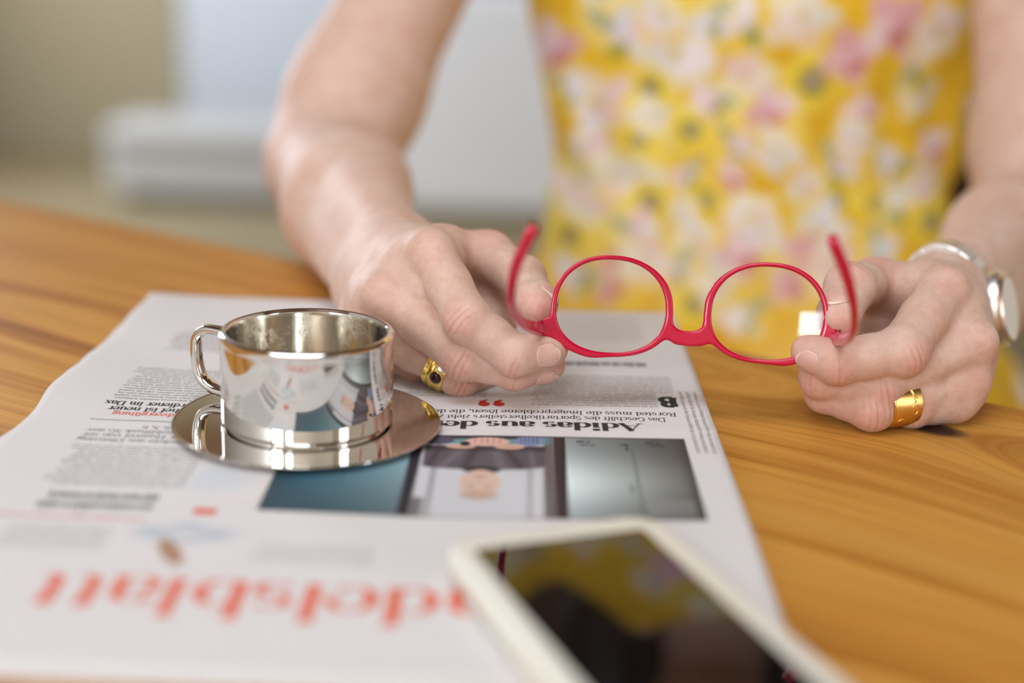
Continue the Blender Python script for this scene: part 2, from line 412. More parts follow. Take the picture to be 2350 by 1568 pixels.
window(3, 'y', -2.4, H3, 'added unseen two-leaf window in the side wall, brightens the background')
for k, (y0, y1) in enumerate(FILL_Y):
    bm = bmesh.new()
    for a, b, c, d in ((SK[0], SK[1], y0, y0+.05), (SK[0], SK[1], y1-.05, y1), (SK[0], SK[0]+.05, y0, y1), (SK[1]-.05, SK[1], y0, y1)): add_box(bm, (a, c, CZ-0.01), (b, d, CZ+0.08))
    struct(bmobj('window_%d' % (5+k), bm, M_FRAME), label=('added unseen skylight that brightens the window wall', 'added unseen skylight that brightens the table')[k])  # frames of the added openings, built only around the overhead lamps

# low white bench against the far wall
bench = empty('bench', (0, 5.0, FZ), 'low white lacquered bench out of focus by the far wall', 'bench')
bx = lambda n, lo, hi: box(n, lo, hi, M_BENCH, bench, 0.02, 3)
bx('seat', (-1.38, -0.30, 0.20), (-0.52, 0.06, 0.27)); bx('front_panel', (-1.38, -0.28, 0.04), (-0.52, -0.22, 0.20))
bx('side_panel', (-1.36, -0.22, 0.0), (-1.30, 0.05, 0.20)); bx('side_panel', (-0.58, -0.22, 0.0), (-0.52, 0.05, 0.20))

cab = empty('cabinet', (0.35, 4.9, FZ), 'white lacquered low cabinet out of focus between arm and yellow dress', 'cabinet')
box('body', (-0.85, -0.25, 0.04), (0.85, 0.22, 0.74), M_CABINET, cab, 0.006)
box('plinth', (-0.82, -0.22, 0), (0.82, 0.20, 0.04), M_WALL_TAUPE, cab)
for k in range(2): box('door', (-0.84+k*0.845, -0.272, 0.06), (-0.84+k*0.845+0.835, -0.25, 0.72), M_CABINET, cab, 0.004)

# ------------------------------------------------------------------ table
ANG = math.radians(-33.199)
E0 = np.array([-0.3725, 1.0089])
ed = np.array([math.cos(ANG), math.sin(ANG)]); en = np.array([math.sin(ANG), -math.cos(ANG)])   # along the far edge, towards the camera
tc_xy = E0+ed*0.45+en*0.46
_k = at(2145, 985, 0.6124); _k = CP+(_k-CP)*(-CP[2]/(_k-CP)[2]); _d = _k[:2]-tc_xy
KNOT = (float(_d@ed), float(_d@(-en)))
table = empty('dining_table', (tc_xy[0], tc_xy[1], FZ), 'oiled oak table with a dark knot, under the newspaper', 'table', (0, 0, ANG))
M_WOOD = wood_material()
box('tabletop', (-1.15, -0.46, 0.705), (1.15, 0.46, 0.74), M_WOOD, table, 0.004, 2)
for sx in (-1.05, 1.05):
    for sy in (-0.38, 0.38): box('leg', (sx-0.035, sy-0.035, 0), (sx+0.035, sy+0.035, 0.705), M_WOOD, table, 0.004, 2)
for sy in (-0.38, 0.38): box('apron', (-1.02, sy-0.012, 0.645), (1.02, sy+0.012, 0.705), M_WOOD, table)
# knot coordinates are given in the table's object space: tabletop mesh shares the table's frame

# ------------------------------------------------------------------ newspaper (mm in the reader's frame: x from reader-left, y from reader-top)
PTH = -0.00607753; PC = np.array([-0.0553461, 0.54272805])
PW, PH = 280.0, 400.0
def sm(t): t = np.clip(t, 0, 1); return t*t*(3-2*t)
def paper_h(x, y):
    """height of the top page above the table in mm"""
    x = np.asarray(x, float); y = np.asarray(y, float)
    h = 3.0+3.0*np.clip((115-x)/105, 0, 1.05)*(0.35+0.65*sm((y-20)/90))*(1-0.75*sm((y-250)/120))
    h += 0.5*np.exp(-((y-206)/5.0)**2)*sm((150-x)/60)                        # the old centre fold stands up a little
    h += 1.6*sm((x-235)/45)*(0.5+0.5*np.sin(y/19.0+0.8))*sm((y-40)/60)        # wavy page edges at the reader's right
    h += 0.22*np.sin(x/31.0+y/47.0)*sm((np.hypot(x-166, y-199)-58)/30)
    h += 1.2*sm((14-y)/14)*(0.6+0.4*np.sin(x/40.0))
    return h
def paper_w(x, y, dz=0.0):
    """reader frame (mm) -> world (m)"""
    x = np.asarray(x, float); y = np.asarray(y, float)
    a, b = 0.14-x/1000, y/1000-0.2
    c, s = math.cos(PTH), math.sin(PTH)
    return np.stack([PC[0]+c*a-s*b, PC[1]+s*a+c*b, (paper_h(x, y)+dz)/1000], -1)
news = empty('newspaper', (PC[0], PC[1], 0), 'printed newspaper with red masthead lying on the oak table under a cup', 'newspaper')
def edge_x(y, k): return 1.3*math.sin(y/23.0+k)+0.8*math.sin(y/9.1+2*k)
NS = 5
for k in range(NS):            # folded sheets, top one last
    nx, ny = 90, 110
    fr = (k+1)/NS
    X = np.zeros((ny+1, nx+1)); Y = np.zeros_like(X)
    for j in range(ny+1):
        y = -1.5*(NS-1-k)*0.6*(1 if k % 2 else 0.3)+(PH+0.8*(NS-1-k))*j/ny
        xr = PW+edge_x(y, k*0.9)*(1.0)+(NS-1-k)*0.7*math.sin(k*2.2)
        xl = -0.4*(NS-1-k)*(k % 2)
        X[j] = xl+(xr-xl)*np.arange(nx+1)/nx; Y[j] = y
    P = paper_w(X, Y); P[..., 2] = P[..., 2]*fr-0.00004
    V = P.reshape(-1, 3); n = nx+1
    Fc = [(j*n+i, j*n+i+1, (j+1)*n+i+1, (j+1)*n+i) for j in range(ny) for i in range(nx)]
    Vb = V.copy(); Vb[:, 2] -= V[:, 2]*0.75/(k+1)                            # each sheet is a folded leaf with some body
    nv = len(V)
    F2 = [f[::-1] for f in Fc]+[tuple(i+nv for i in f) for f in Fc]
    bo = [i for i in range(n)]+[j*n+nx for j in range(1, ny+1)]+[ny*n+i for i in range(nx-1, -1, -1)]+[j*n for j in range(ny-1, 0, -1)]
    F2 += [(bo[i], bo[(i+1) % len(bo)], bo[(i+1) % len(bo)]+nv, bo[i]+nv) for i in range(len(bo))]
    pg = meshobj('sheet', np.vstack([V, Vb]), F2, M_PAPER, news, world=True)

# serif lettering drawn with a broad nib
def arc(cx, cy, rx, ry, a0, a1, n=10):
    t = np.radians(np.linspace(a0, a1, n)); return np.stack([cx+rx*np.cos(t), cy+ry*np.sin(t)], 1)
def ln(*p): return np.array(p, float).reshape(-1, 2)
def sf(x, y, w): return ('s', x, y, w)
X_, A_, C_ = 0.48, 0.72, 0.70
def stem(x, h, foot=0.22, head=True): return [ln(x, 0, x, h), sf(x, 0, foot)]+([sf(x-0.05, h, 0.14)] if head else [])
G = {}
G['a'] = (0.46, [arc(.2, .33, .15, .14, 165, 0), ln(.35, .34, .35, 0), arc(.21, .14, .16, .14, 90, 300), ln(.21, .28, .35, .28), sf(.38, 0, .12)])
G['b'] = (0.54, [ln(.11, 0, .11, A_), sf(.07, A_, .14), arc(.25, .24, .2, .23, 130, -140, 14)])
G['c'] = (0.45, [arc(.24, .24, .19, .23, 45, 315, 14)])
G['d'] = (0.54, [ln(.40, 0, .40, A_), sf(.36, A_, .14), sf(.44, 0, .14), arc(.25, .24, .19, .23, 50, 310, 14)])
G['e'] = (0.46, [arc(.24, .24, .19, .23, 0, 315, 14), ln(.07, .26, .42, .26)])
G['f'] = (0.32, [ln(.13, 0, .13, .56), arc(.24, .56, .11, .15, 180, 40, 8), sf(.15, 0, .24), sf(.15, X_, .26)])
G['g'] = (0.50, [arc(.22, .32, .16, .15, 0, 360, 16), arc(.24, -.07, .19, .12, 0, 360, 16), ln(.14, .2, .12, .08), ln(.36, .42, .48, .46)])
G['h'] = (0.56, [ln(.11, 0, .11, A_), sf(.07, A_, .14), sf(.11, 0, .2), arc(.27, .30, .15, .17, 150, 0, 8), ln(.42, .3, .42, 0), sf(.42, 0, .2)])
G['i'] = (0.28, stem(.13, X_)+[arc(.13, .65, .045, .045, 0, 360, 10)])
G['j'] = (0.26, [ln(.15, X_, .15, -.08), arc(.06, -.08, .09, .11, 0, -100, 6), sf(.1, X_, .14), arc(.14, .65, .045, .045, 0, 360, 10)])
G['k'] = (0.54, [ln(.11, 0, .11, A_), sf(.07, A_, .14), sf(.11, 0, .2), ln(.14, .22, .42, X_), ln(.22, .28, .45, 0), sf(.42, X_, .18), sf(.45, 0, .18)])
G['l'] = (0.27, stem(.13, A_))
G['m'] = (0.82, [ln(.11, 0, .11, X_), sf(.07, X_, .12), sf(.11, 0, .2), arc(.25, .31, .14, .16, 150, 0, 8), ln(.39, .31, .39, 0), sf(.39, 0, .2), arc(.53, .31, .14, .16, 150, 0, 8), ln(.67, .31, .67, 0), sf(.67, 0, .2)])
G['n'] = (0.56, [ln(.11, 0, .11, X_), sf(.07, X_, .12), sf(.11, 0, .2), arc(.27, .30, .15, .17, 150, 0, 8), ln(.42, .3, .42, 0), sf(.42, 0, .2)])
G['o'] = (0.50, [arc(.25, .24, .2, .23, 0, 360, 18)])
G['p'] = (0.54, [ln(.11, -.2, .11, X_), sf(.07, X_, .12), sf(.11, -.2, .2), arc(.26, .24, .19, .23, 130, -130, 14)])
G['r'] = (0.42, [ln(.11, 0, .11, X_), sf(.07, X_, .12), sf(.12, 0, .22), arc(.27, .31, .14, .15, 150, 50, 7)])
G['s'] = (0.40, [arc(.2, .345, .13, .115, 30, 260, 9), arc(.2, .125, .14, .12, 80, -150, 9)])
G['t'] = (0.33, [ln(.13, .60, .13, .1), arc(.24, .12, .11, .11, 180, 300, 6), sf(.15, X_, .27)])
G['u'] = (0.56, [ln(.11, X_, .11, .17), arc(.26, .17, .15, .16, 180, 340, 8), ln(.41, X_, .41, 0), sf(.07, X_, .14), sf(.37, X_, .14), sf(.45, 0, .12)])
G['v'] = (0.50, [ln(.06, X_, .25, 0), ln(.25, 0, .43, X_), sf(.07, X_, .18), sf(.42, X_, .16)])
G['w'] = (0.74, [ln(.05, X_, .2, 0), ln(.2, 0, .36, X_), ln(.36, X_, .5, 0), ln(.5, 0, .66, X_), sf(.06, X_, .16), sf(.65, X_, .14)])
G['x'] = (0.50, [ln(.06, X_, .42, 0), ln(.06, 0, .40, X_), sf(.08, X_, .16), sf(.4, 0, .16), sf(.08, 0, .14), sf(.39, X_, .14)])
G['z'] = (0.45, [ln(.05, X_, .38, X_), ln(.38, X_, .05, 0), ln(.05, 0, .4, 0)])
for q, bse in (('ä', 'a'), ('ö', 'o'), ('ü', 'u')):
    G[q] = (G[bse][0], G[bse][1]+[arc(.15, .62, .04, .04, 0, 360, 8), arc(.33, .62, .04, .04, 0, 360, 8)])
G['A'] = (0.70, [ln(.07, 0, .33, C_), ln(.33, C_, .62, 0), ln(.15, .22, .5, .22), sf(.07, 0, .2), sf(.61, 0, .22)])
G['B'] = (0.62, [ln(.14, 0, .14, C_), sf(.1, 0, .2), sf(.1, C_, .2), ln(.14, C_, .3, C_), arc(.3, .53, .17, .17, 90, -90, 9), ln(.14, .36, .3, .36), arc(.32, .18, .2, .18, 90, -90, 9), ln(.14, 0, .32, 0)])
G['C'] = (0.64, [arc(.34, .35, .27, .35, 50, 310, 16)])
G['D'] = (0.72, [ln(.15, 0, .15, C_), sf(.12, 0, .2), sf(.12, C_, .2), ln(.15, C_, .32, C_), arc(.32, .35, .32, .35, 90, -90, 14), ln(.32, 0, .15, 0)])
G['E'] = (0.58, [ln(.14, 0, .14, C_), sf(.12, 0, .2), ln(.1, C_, .5, C_), ln(.14, .36, .4, .36), ln(.1, 0, .52, 0)])
G['G'] = (0.68, [arc(.34, .35, .27, .35, 50, 330, 16), ln(.57, .1, .57, .32), sf(.56, .32, .2)])
G['H'] = (0.74, [ln(.14, 0, .14, C_), ln(.58, 0, .58, C_), ln(.14, .36, .58, .36), sf(.14, 0, .24), sf(.14, C_, .24), sf(.58, 0, .24), sf(.58, C_, .24)])
G['I'] = (0.34, [ln(.16, 0, .16, C_), sf(.16, 0, .24), sf(.16, C_, .24)])
G['J'] = (0.42, [ln(.26, C_, .26, .12), arc(.14, .12, .12, .13, 0, -130, 7), sf(.26, C_, .22)])
G['K'] = (0.70, [ln(.14, 0, .14, C_), sf(.14, 0, .24), sf(.14, C_, .24), ln(.17, .3, .54, C_), ln(.27, .4, .6, 0), sf(.54, C_, .2), sf(.6, 0, .2)])
G['N'] = (0.72, [ln(.14, 0, .14, C_), ln(.14, C_, .56, 0), ln(.56, 0, .56, C_), sf(.12, 0, .2), sf(.56, C_, .2)])
G['P'] = (0.60, [ln(.14, 0, .14, C_), sf(.14, 0, .24), sf(.1, C_, .18), ln(.14, C_, .3, C_), arc(.3, .52, .2, .18, 90, -90, 9), ln(.14, .34, .3, .34)])
G['R'] = (0.66, [ln(.14, 0, .14, C_), sf(.14, 0, .24), sf(.1, C_, .18), ln(.14, C_, .3, C_), arc(.3, .53, .19, .17, 90, -90, 9), ln(.14, .36, .3, .36), ln(.34, .36, .58, 0), sf(.6, 0, .16)])
G['S'] = (0.52, [arc(.26, .52, .18, .18, 35, 260, 10), arc(.26, .18, .2, .18, 80, -150, 10)])
G['V'] = (0.68, [ln(.07, C_, .33, 0), ln(.33, 0, .6, C_), sf(.08, C_, .22), sf(.6, C_, .2)])
G['5'] = (0.50, [ln(.4, C_, .12, C_), ln(.12, C_, .1, .38), arc(.23, .21, .19, .21, 120, -150, 12)])
G['6'] = (0.50, [arc(.25, .2, .19, .2, 0, 360, 14), arc(.36, .3, .3, .4, 105, 180, 8)])
G['3'] = (0.48, [arc(.22, .53, .16, .17, 150, -80, 9), arc(.22, .19, .19, .19, 80, -150, 9)])
G['7'] = (0.48, [ln(.06, C_, .42, C_), ln(.42, C_, .18, 0)])
G['8'] = (0.50, [arc(.25, .53, .15, .16, 0, 360, 14), arc(.25, .18, .19, .18, 0, 360, 14)])
G['-'] = (0.30, [ln(.04, .24, .26, .24)]); G['.'] = (0.22, [arc(.1, .04, .045, .045, 0, 360, 8)])
G[','] = (0.22, [arc(.1, .04, .045, .045, 0, 360, 8), ln(.13, .03, .06, -.12)]); G[' '] = (0.26, [])
def glyphs(text, T=0.085, t=0.03, track=0.0):
    """-> list of quads (4,2) in em units and the total advance"""
    quads = []; x0 = 0.0
    for ch in text:
        wd, strokes = G[ch]
        for s in strokes:
            if isinstance(s, tuple):
                _, x, y, ww = s; h = t*0.6
                y2 = y+h if y < 0.1 else y-h
                quads.append(np.array([[x-ww/2, y2-h], [x+ww/2, y2-h], [x+ww/2, y2+h], [x-ww/2, y2+h]])+[x0, 0]); continue
            d = np.gradient(s, axis=0); d /= np.maximum(np.linalg.norm(d, axis=1), 1e-9)[:, None]
            nn = np.stack([-d[:, 1], d[:, 0]], 1)
            hw = np.sqrt((T/2*nn[:, 0])**2+(t/2*nn[:, 1])**2)[:, None]
            if len(s) == 2 and abs(d[0, 0]) > 0.3 and abs(d[0, 1]) > 0.3 and d[0, 1] > 0 and s[1, 0] > s[0, 0]: hw = hw*0+t*0.6   # rising diagonals are thin
            A, B = s+nn*hw, s-nn*hw
            for i in range(len(s)-1): quads.append(np.array([B[i], B[i+1], A[i+1], A[i]])+[x0, 0])
        x0 += wd+track
    return quads, x0
def print_quads(name, quads, material, parent, dz=0.10):
    fine = []
    for q in quads:                      # long strokes are cut up so that they follow the waves of the page
        q = np.asarray(q, float)
        L1 = max(np.linalg.norm(q[1]-q[0]), np.linalg.norm(q[2]-q[3])); L2 = max(np.linalg.norm(q[3]-q[0]), np.linalg.norm(q[2]-q[1]))
        if L2 > L1: q = np.roll(q, -1, 0); L1 = L2
        n = max(1, int(math.ceil(L1/1.6)))
        for i in range(n):
            u, v = i/n, (i+1)/n
            fine.append(np.array([q[0]*(1-u)+q[1]*u, q[0]*(1-v)+q[1]*v, q[3]*(1-v)+q[2]*v, q[3]*(1-u)+q[2]*u]))
    Q = np.array(fine); P = paper_w(Q[..., 0], Q[..., 1], dz)
    nq = len(Q); V = P.reshape(-1, 3); Fq = np.arange(nq*4).reshape(-1, 4)
    return meshobj(name, V, Fq, material, parent, smooth=False, world=True)
def typeset(lines, T=0.085, t=0.03):
    """lines: (text, x0, x1 or None, baseline y, em mm[, vertical]) -> page quads"""
    out = []
    for text, x0, x1, yb, em in lines:
        q, adv = glyphs(text, T, t); kx = em if x1 is None else (x1-x0)/adv
        out += [np.stack([x0+g[:, 0]*kx, yb-g[:, 1]*em], 1) for g in q]
    return out
def micro(x0, x1, y0, y1, pitch=3.2, xh=1.2, seed=0, ragged=0.1, wst=0.21):
    """rows of small illegible type"""
    r = random.Random(seed); out = []; y = y0+pitch
    def rect(a, b, c, d): out.append(np.array([[a, d], [b, d], [b, c], [a, c]]))
    while y <= y1+1e-6:
        x = x0; xe = x1-(r.random()*ragged*(x1-x0) if r.random() < 0.25 else 0)
        while x < xe:
            for _ in range(r.randint(2, 9)):
                if x > xe-1.2: break
                top = y-xh*(1.45 if r.random() < 0.28 else 1.0); bot = y+(xh*0.4 if r.random() < 0.1 else 0)
                rect(x, x+wst, top, bot)
                k = r.random()
                if k < 0.75:
                    rect(x+0.7, x+0.7+wst, y-xh, y)
                    yy = y-(xh if r.random() < 0.5 else 0.14); rect(x, x+0.8, yy, yy+0.14); x += 1.32
                else: x += 0.62
            x += 0.7
        y += pitch
    return out
# masthead, headline and the other readable lines
ml, madv = glyphs('Handelsblatt', 0.12, 0.008)
_, adv_d = glyphs('Han', 0.12, 0.008)
mk = (226.5-102.5)/(madv-adv_d); mx0 = 102.5-adv_d*mk
print_quads('masthead', [np.stack([mx0+g[:, 0]*mk, 57.0-g[:, 1]*34.0], 1) for g in ml], M_INK_RED, news)
print_quads('headline', typeset([('Adidas aus der', 30.0, 117.5, 212.8, 14.2)], 0.17, 0.03), M_INK, news)
print_quads('subhead', typeset([('Das Geschäft des Sportartikelherstellers zieht zwar an, doch', 19.5, 140, 220.6, 6.6), ('Rorsted muss die Imageprobleme lösen, die den Konzern', 14.5, 140, 227.4, 6.6)], 0.09, 0.035), M_INK, news)
print_quads('kicker', typeset([('Vorstandsvergütung', 206.0, 247.5, 208.6, 6.4)], 0.12, 0.05), M_INK_RED, news)
print_quads('headline', typeset([('Post-Chef ist neuer', 206.0, 251.0, 214.6, 7.2), ('Spitzenverdiener im Dax', 199.0, 254.0, 221.4, 7.2)], 0.13, 0.04), M_INK, news)
print_quads('rule', [np.array([[204, 198.4], [254, 198.4], [254, 198.9], [204, 198.9]])], M_INK_GREY, news)
print_quads('page_reference', typeset([('S. 5, 6', 219.5, None, 192.6, 4.6)], 0.09, 0.04), M_INK_GREY, news)
print_quads('arrow', [np.array([[213.5, 189.4], [217.2, 191.0], [217.2, 191.0], [213.5, 192.6]])], M_INK_RED, news)
print_quads('body_text', typeset([('Echtzeitmobilfunk 5G aus-', 200, 252.5, 187.6, 5.0), ('gerüster Huawei von sei-', 200, 252.5, 182.4, 5.0), ('verkündete am Dienstag', 200, 252.5, 177.2, 5.0)], 0.085, 0.04), M_INK_GREY, news)
tag(print_quads('body_text', micro(200, 252.5, 128, 172.5, seed=3), M_INK_GREY, news), kind='stuff')
tag(print_quads('body_text', micro(204, 253.5, 223, 270, seed=4), M_INK_GREY, news), kind='stuff')
tag(print_quads('body_text', micro(206, 250, 296, 330, seed=5), M_INK_GREY, news), kind='stuff')
tag(print_quads('body_text', micro(21.5, 76, 232.5, 252, seed=6)+micro(13, 76, 252, 280, seed=26), M_INK_GREY, news), kind='stuff')
tag(print_quads('body_text', micro(95, 132, 243, 300, seed=7), M_INK_GREY, news), kind='stuff')
tag(print_quads('body_text', micro(136, 192, 262, 330, seed=8), M_INK_LIGHT, news), kind='stuff')
tag(print_quads('body_text', micro(20, 190, 338, 386, pitch=4.0, seed=9), M_INK_LIGHT, news), kind='stuff')
tag(print_quads('body_text', micro(126, 166, 70, 86, pitch=3.8, seed=10), M_INK_LIGHT, news), kind='stuff')
tag(print_quads('body_text', micro(62, 104, 72, 84, pitch=3.8, seed=11), M_INK_LIGHT, news), kind='stuff')
tag(print_quads('body_text', micro(214, 252, 74, 96, pitch=3.8, seed=12), M_INK_LIGHT, news), kind='stuff')
tag(print_quads('small_headline', micro(206, 246, 105, 124, pitch=8.5, xh=4.4, seed=13, wst=0.5), M_INK_LIGHT, news), kind='stuff')
tag(print_quads('small_headline', micro(22, 76, 292, 300, pitch=8, xh=4.6, seed=14, wst=0.6), M_INK_GREY, news), kind='stuff')
tag(print_quads('kicker', micro(206, 258, 96, 104, pitch=6, xh=1.6, seed=15, wst=0.3), M_INK_RED, news), kind='stuff')
# margin note set sideways
mg = micro(0, 78, 0, 10.5, pitch=3.2, xh=1.3, seed=16)
tag(print_quads('margin_note', [np.stack([1.2+g[:, 1], 256-g[:, 0]], 1)[::-1] for g in mg], M_INK_LIGHT, news), kind='stuff')
print_quads('initial', typeset([('B', 12.6, 20.6, 247.5, 17.0)], 0.23, 0.15), M_INK_GREEN, news)
qm = []
for q0 in (86.8, 93.2):        # closing quotation marks
    b = [(q0+2.6+2.5*math.cos(a), 234.6+2.6*math.sin(a)) for a in np.linspace(0, 2*PI, 17)]
    qm += [np.array([[q0+2.6, 234.6], b[i], b[i+1], [q0+2.6, 234.6]]) for i in range(16)]
    qm.append(np.array([[q0+5.1, 234.6], [q0+4.6, 239.0], [q0+1.0, 241.2], [q0+2.6, 236.0]]))
print_quads('quotation_marks', qm, M_INK_QUOTE, news)
print_quads('red_mark', [np.array([[183.5, 107], [191.5, 107], [191.5, 112], [183.5, 112]])], M_INK_RED, news)
def picture(name, x0, x1, y0, y1, nx, ny, fn, dz=0.06):
    xs = np.linspace(x0, x1, nx); ys = np.linspace(y0, y1, ny); X, Y = np.meshgrid(xs, ys)
    P = paper_w(X, Y, dz).reshape(-1, 3)
    Fq = [(j*nx+i, j*nx+i+1, (j+1)*nx+i+1, (j+1)*nx+i) for j in range(ny-1) for i in range(nx-1)]
    o = meshobj(name, P, [f[::-1] for f in Fq], M_PRINT, news, world=True)
    C = fn(X, Y).reshape(-1, 3); c4 = np.ones((len(C), 4), np.float32); c4[:, :3] = np.where(C <= 0.04045, C/12.92, ((C+0.055)/1.055)**2.4)
    a = o.data.color_attributes.new('ink', 'FLOAT_COLOR', 'POINT'); a.data.foreach_set('color', c4.ravel())
    return o
def press_photo(X, Y):
    """man in a dark pullover on a bench between rows of lockers (sRGB 0..1)"""
    c = lambda r, g, b: np.array([r, g, b])/255.0
    I = np.zeros(X.shape+(3,))
    def lay(mask, col):
        I[:] = I*(1-mask[..., None])+np.asarray(col)*mask[..., None]
    def rect(a, b, c0, d, s=0.8): return sm((X-a)/s+.5)*sm((b-X)/s+.5)*sm((Y-c0)/s+.5)*sm((d-Y)/s+.5)
    def ell(cx, cy, rx, ry, s=0.15): return sm((1-np.hypot((X-cx)/rx, (Y-cy)/ry))/s+.5)
    lay(np.ones_like(X), c(206, 204, 204))
    g = np.clip((X-14)/50, 0, 1)[..., None]; v = np.clip((Y-113)/82, 0, 1)[..., None]
    lock = c(86, 84, 78)*(1-g)+c(196, 208, 204)*g; lock = lock*(0.75+0.45*np.exp(-((v-0.42)/0.33)**2))
    k = sm(rect(0, 63.5, 100, 200)); I[:] = I*(1-k[..., None])+np.clip(lock, 0, 1)*k[..., None]
    lay(sm((20-X)/9)*(X < 60), c(62, 52, 48))
    lay(rect(35.3, 36.3, 113, 196)*0.7, c(96, 104, 100))
    lay(rect(37.4, 40.4, 187, 188.4)+rect(37.4, 38.3, 181, 188)*0.9, c(52, 54, 54)); lay(ell(38.5, 141, 1.2, 5)*0.6, c(120, 126, 124))
    lay(rect(17, 34, 115.5, 131)*0.45, c(150, 152, 146))
    g2 = np.clip((X-121)/49, 0, 1)[..., None]
    tl = c(150, 180, 184)*(1-g2)+c(38, 92, 112)*g2; tl = tl*(0.62+0.55*v)
    k = rect(120.5, 180, 100, 200); I[:] = I*(1-k[..., None])+np.clip(tl, 0, 1)*k[..., None]
    lay(sm((X-158)/14)*0.55*(X > 130), c(50, 58, 62)); lay(rect(145.0, 145.6, 113, 196)*0.4, c(40, 90, 110))
    lay(rect(66.5, 70.5, 113, 196, 2)*0.9, c(96, 84, 82)); lay(rect(62.3, 66.6, 113, 197, .8), c(58, 42, 42)); lay(rect(62, 63.4, 113, 197, .5), c(40, 28, 30))
    lay(rect(75, 76.5, 113, 190, 2.5)*0.5, c(120, 108, 108))
    lay(rect(111, 113, 113, 196, 2)*0.6, c(128, 120, 120)); lay(rect(118, 122, 113, 197, 1.5), c(40, 34, 40)); lay(rect(114, 118, 113, 130, 3)*0.7, c(70, 62, 62))
    lay(rect(68, 119, 186, 196, 2)*0.85, c(92, 140, 138)); lay(rect(72, 116, 191.5, 196, 1.5)*0.9, c(56, 46, 48))
    # pullover, arms, hands, knees, head
    sh = sm((Y-(157+0.0035*(X-94)**2+1.0e-8*(X-94)**6))/2.5)*sm((185-Y)/2.5)*sm((117.5-X)/1.5)*sm((X-69)/1.5)
    lay(sh, c(92, 84, 88))
    for k_, (x_, w_, bend) in enumerate(((82, 1.6, .10), (88, 2.2, .05), (99, 1.8, -.06), (106, 1.8, -.12), (113, 1.4, -.05), (75, 1.2, .02))):
        lay(np.exp(-((X-x_-bend*(Y-170)*3)/w_)**2)*sh*0.45, c(136, 130, 134) if k_ % 2 else c(44, 34, 36))
    lay(sm((Y-176)/5)*sh*0.6, c(44, 34, 38))
    lay(ell(94, 158, 7, 3.5, .3)*0.9, c(40, 30, 32))
    lay(ell(76, 190, 6, 5.5, .3), c(126, 138, 168)); lay(ell(112, 190, 6, 5, .3), c(84, 80, 96))
    for kx in range(5): lay(ell(73+kx*1.6, 191, .35, 4.5, .6)*.6, c(70, 78, 112))
    lay(ell(84, 183, 6, 3, .3), c(208, 168, 142)); lay(ell(103, 183, 6, 2.6, .3), c(204, 164, 138))
    lay(ell(93, 188.5, 9, 5.0, .2), c(224, 178, 162))
    for kx in range(5): lay(ell(88+kx*2.4, 189.5, .3, 3.6, .8)*.55, c(160, 96, 86))
    lay(ell(101.5, 186, 2, 2.6, .3), c(40, 34, 32))
    lay(ell(94.2, 144.5, 7.6, 13.5, .12), c(216, 184, 164)); lay(ell(94.2, 133, 7.0, 4.5, .5)*.6, c(186, 148, 124)); lay(ell(94.2, 151.5, 2.5, .8, .5)*.7, c(178, 112, 100))
    lay((ell(91.2, 142, 1.3, 1.0, .6)+ell(97.2, 142, 1.3, 1.0, .6))*.5, c(140, 100, 88)); lay(ell(94.2, 146.5, .9, 2, .6)*.4, c(184, 140, 120))
    lay(rect(10, 180, 112, 113.2, .4)+rect(10, 180, 194.6, 196.2, .4), c(66, 44, 48))
    return np.clip(I, 0, 1)
picture('press_photo', 14.2, 170.3, 112.6, 195.6, 300, 170, press_photo)
for q in (('738', 51.5, None, 191.6, 4.2), ('735', 24.0, None, 191.6, 4.2), ('JEAN', 50.0, None, 187.2, 2.6), ('JEAN', 22.5, None, 187.2, 2.6)): print_quads('locker_number', typeset([q], 0.11, 0.06), M_INK, news, 0.14)
tag(print_quads('caption', micro(18, 33, 116, 130, pitch=2.6, xh=1.0, seed=21, wst=0.2), M_INK_LIGHT, news, 0.14), kind='stuff')
def small_map(X, Y):
    I = np.ones(X.shape+(3,))*np.array([222, 214, 209])/255
    k = sm((1-np.hypot((X-190)/21, (Y-91)/9))/.5+.3)*(0.6+0.4*np.sin(X/3.1)*np.sin(Y/2.3)); I = I*(1-k[..., None]*.55)+np.array([150, 168, 178])/255*k[..., None]*.55
    t = (X-191)*0.45+(Y-76)*0.9; s_ = (X-191)*0.9-(Y-76)*0.45
    k = sm((1-np.hypot(t/11.5, s_/3.6))/.4+.3); I = I*(1-k[..., None])+np.array([172, 132, 102])/255*k[..., None]
    return I
picture('small_picture', 166, 213, 64, 100, 60, 60, small_map)
def tint(X, Y):
    k = sm((1-np.hypot((X-190)/20, (Y-140)/22))/.8)[..., None]; return np.array([224, 214, 208])/255*(1-.5*k)+np.array([190, 202, 208])/255*.5*k
picture('tinted_box', 171, 199, 118, 164, 20, 20, tint, 0.04)

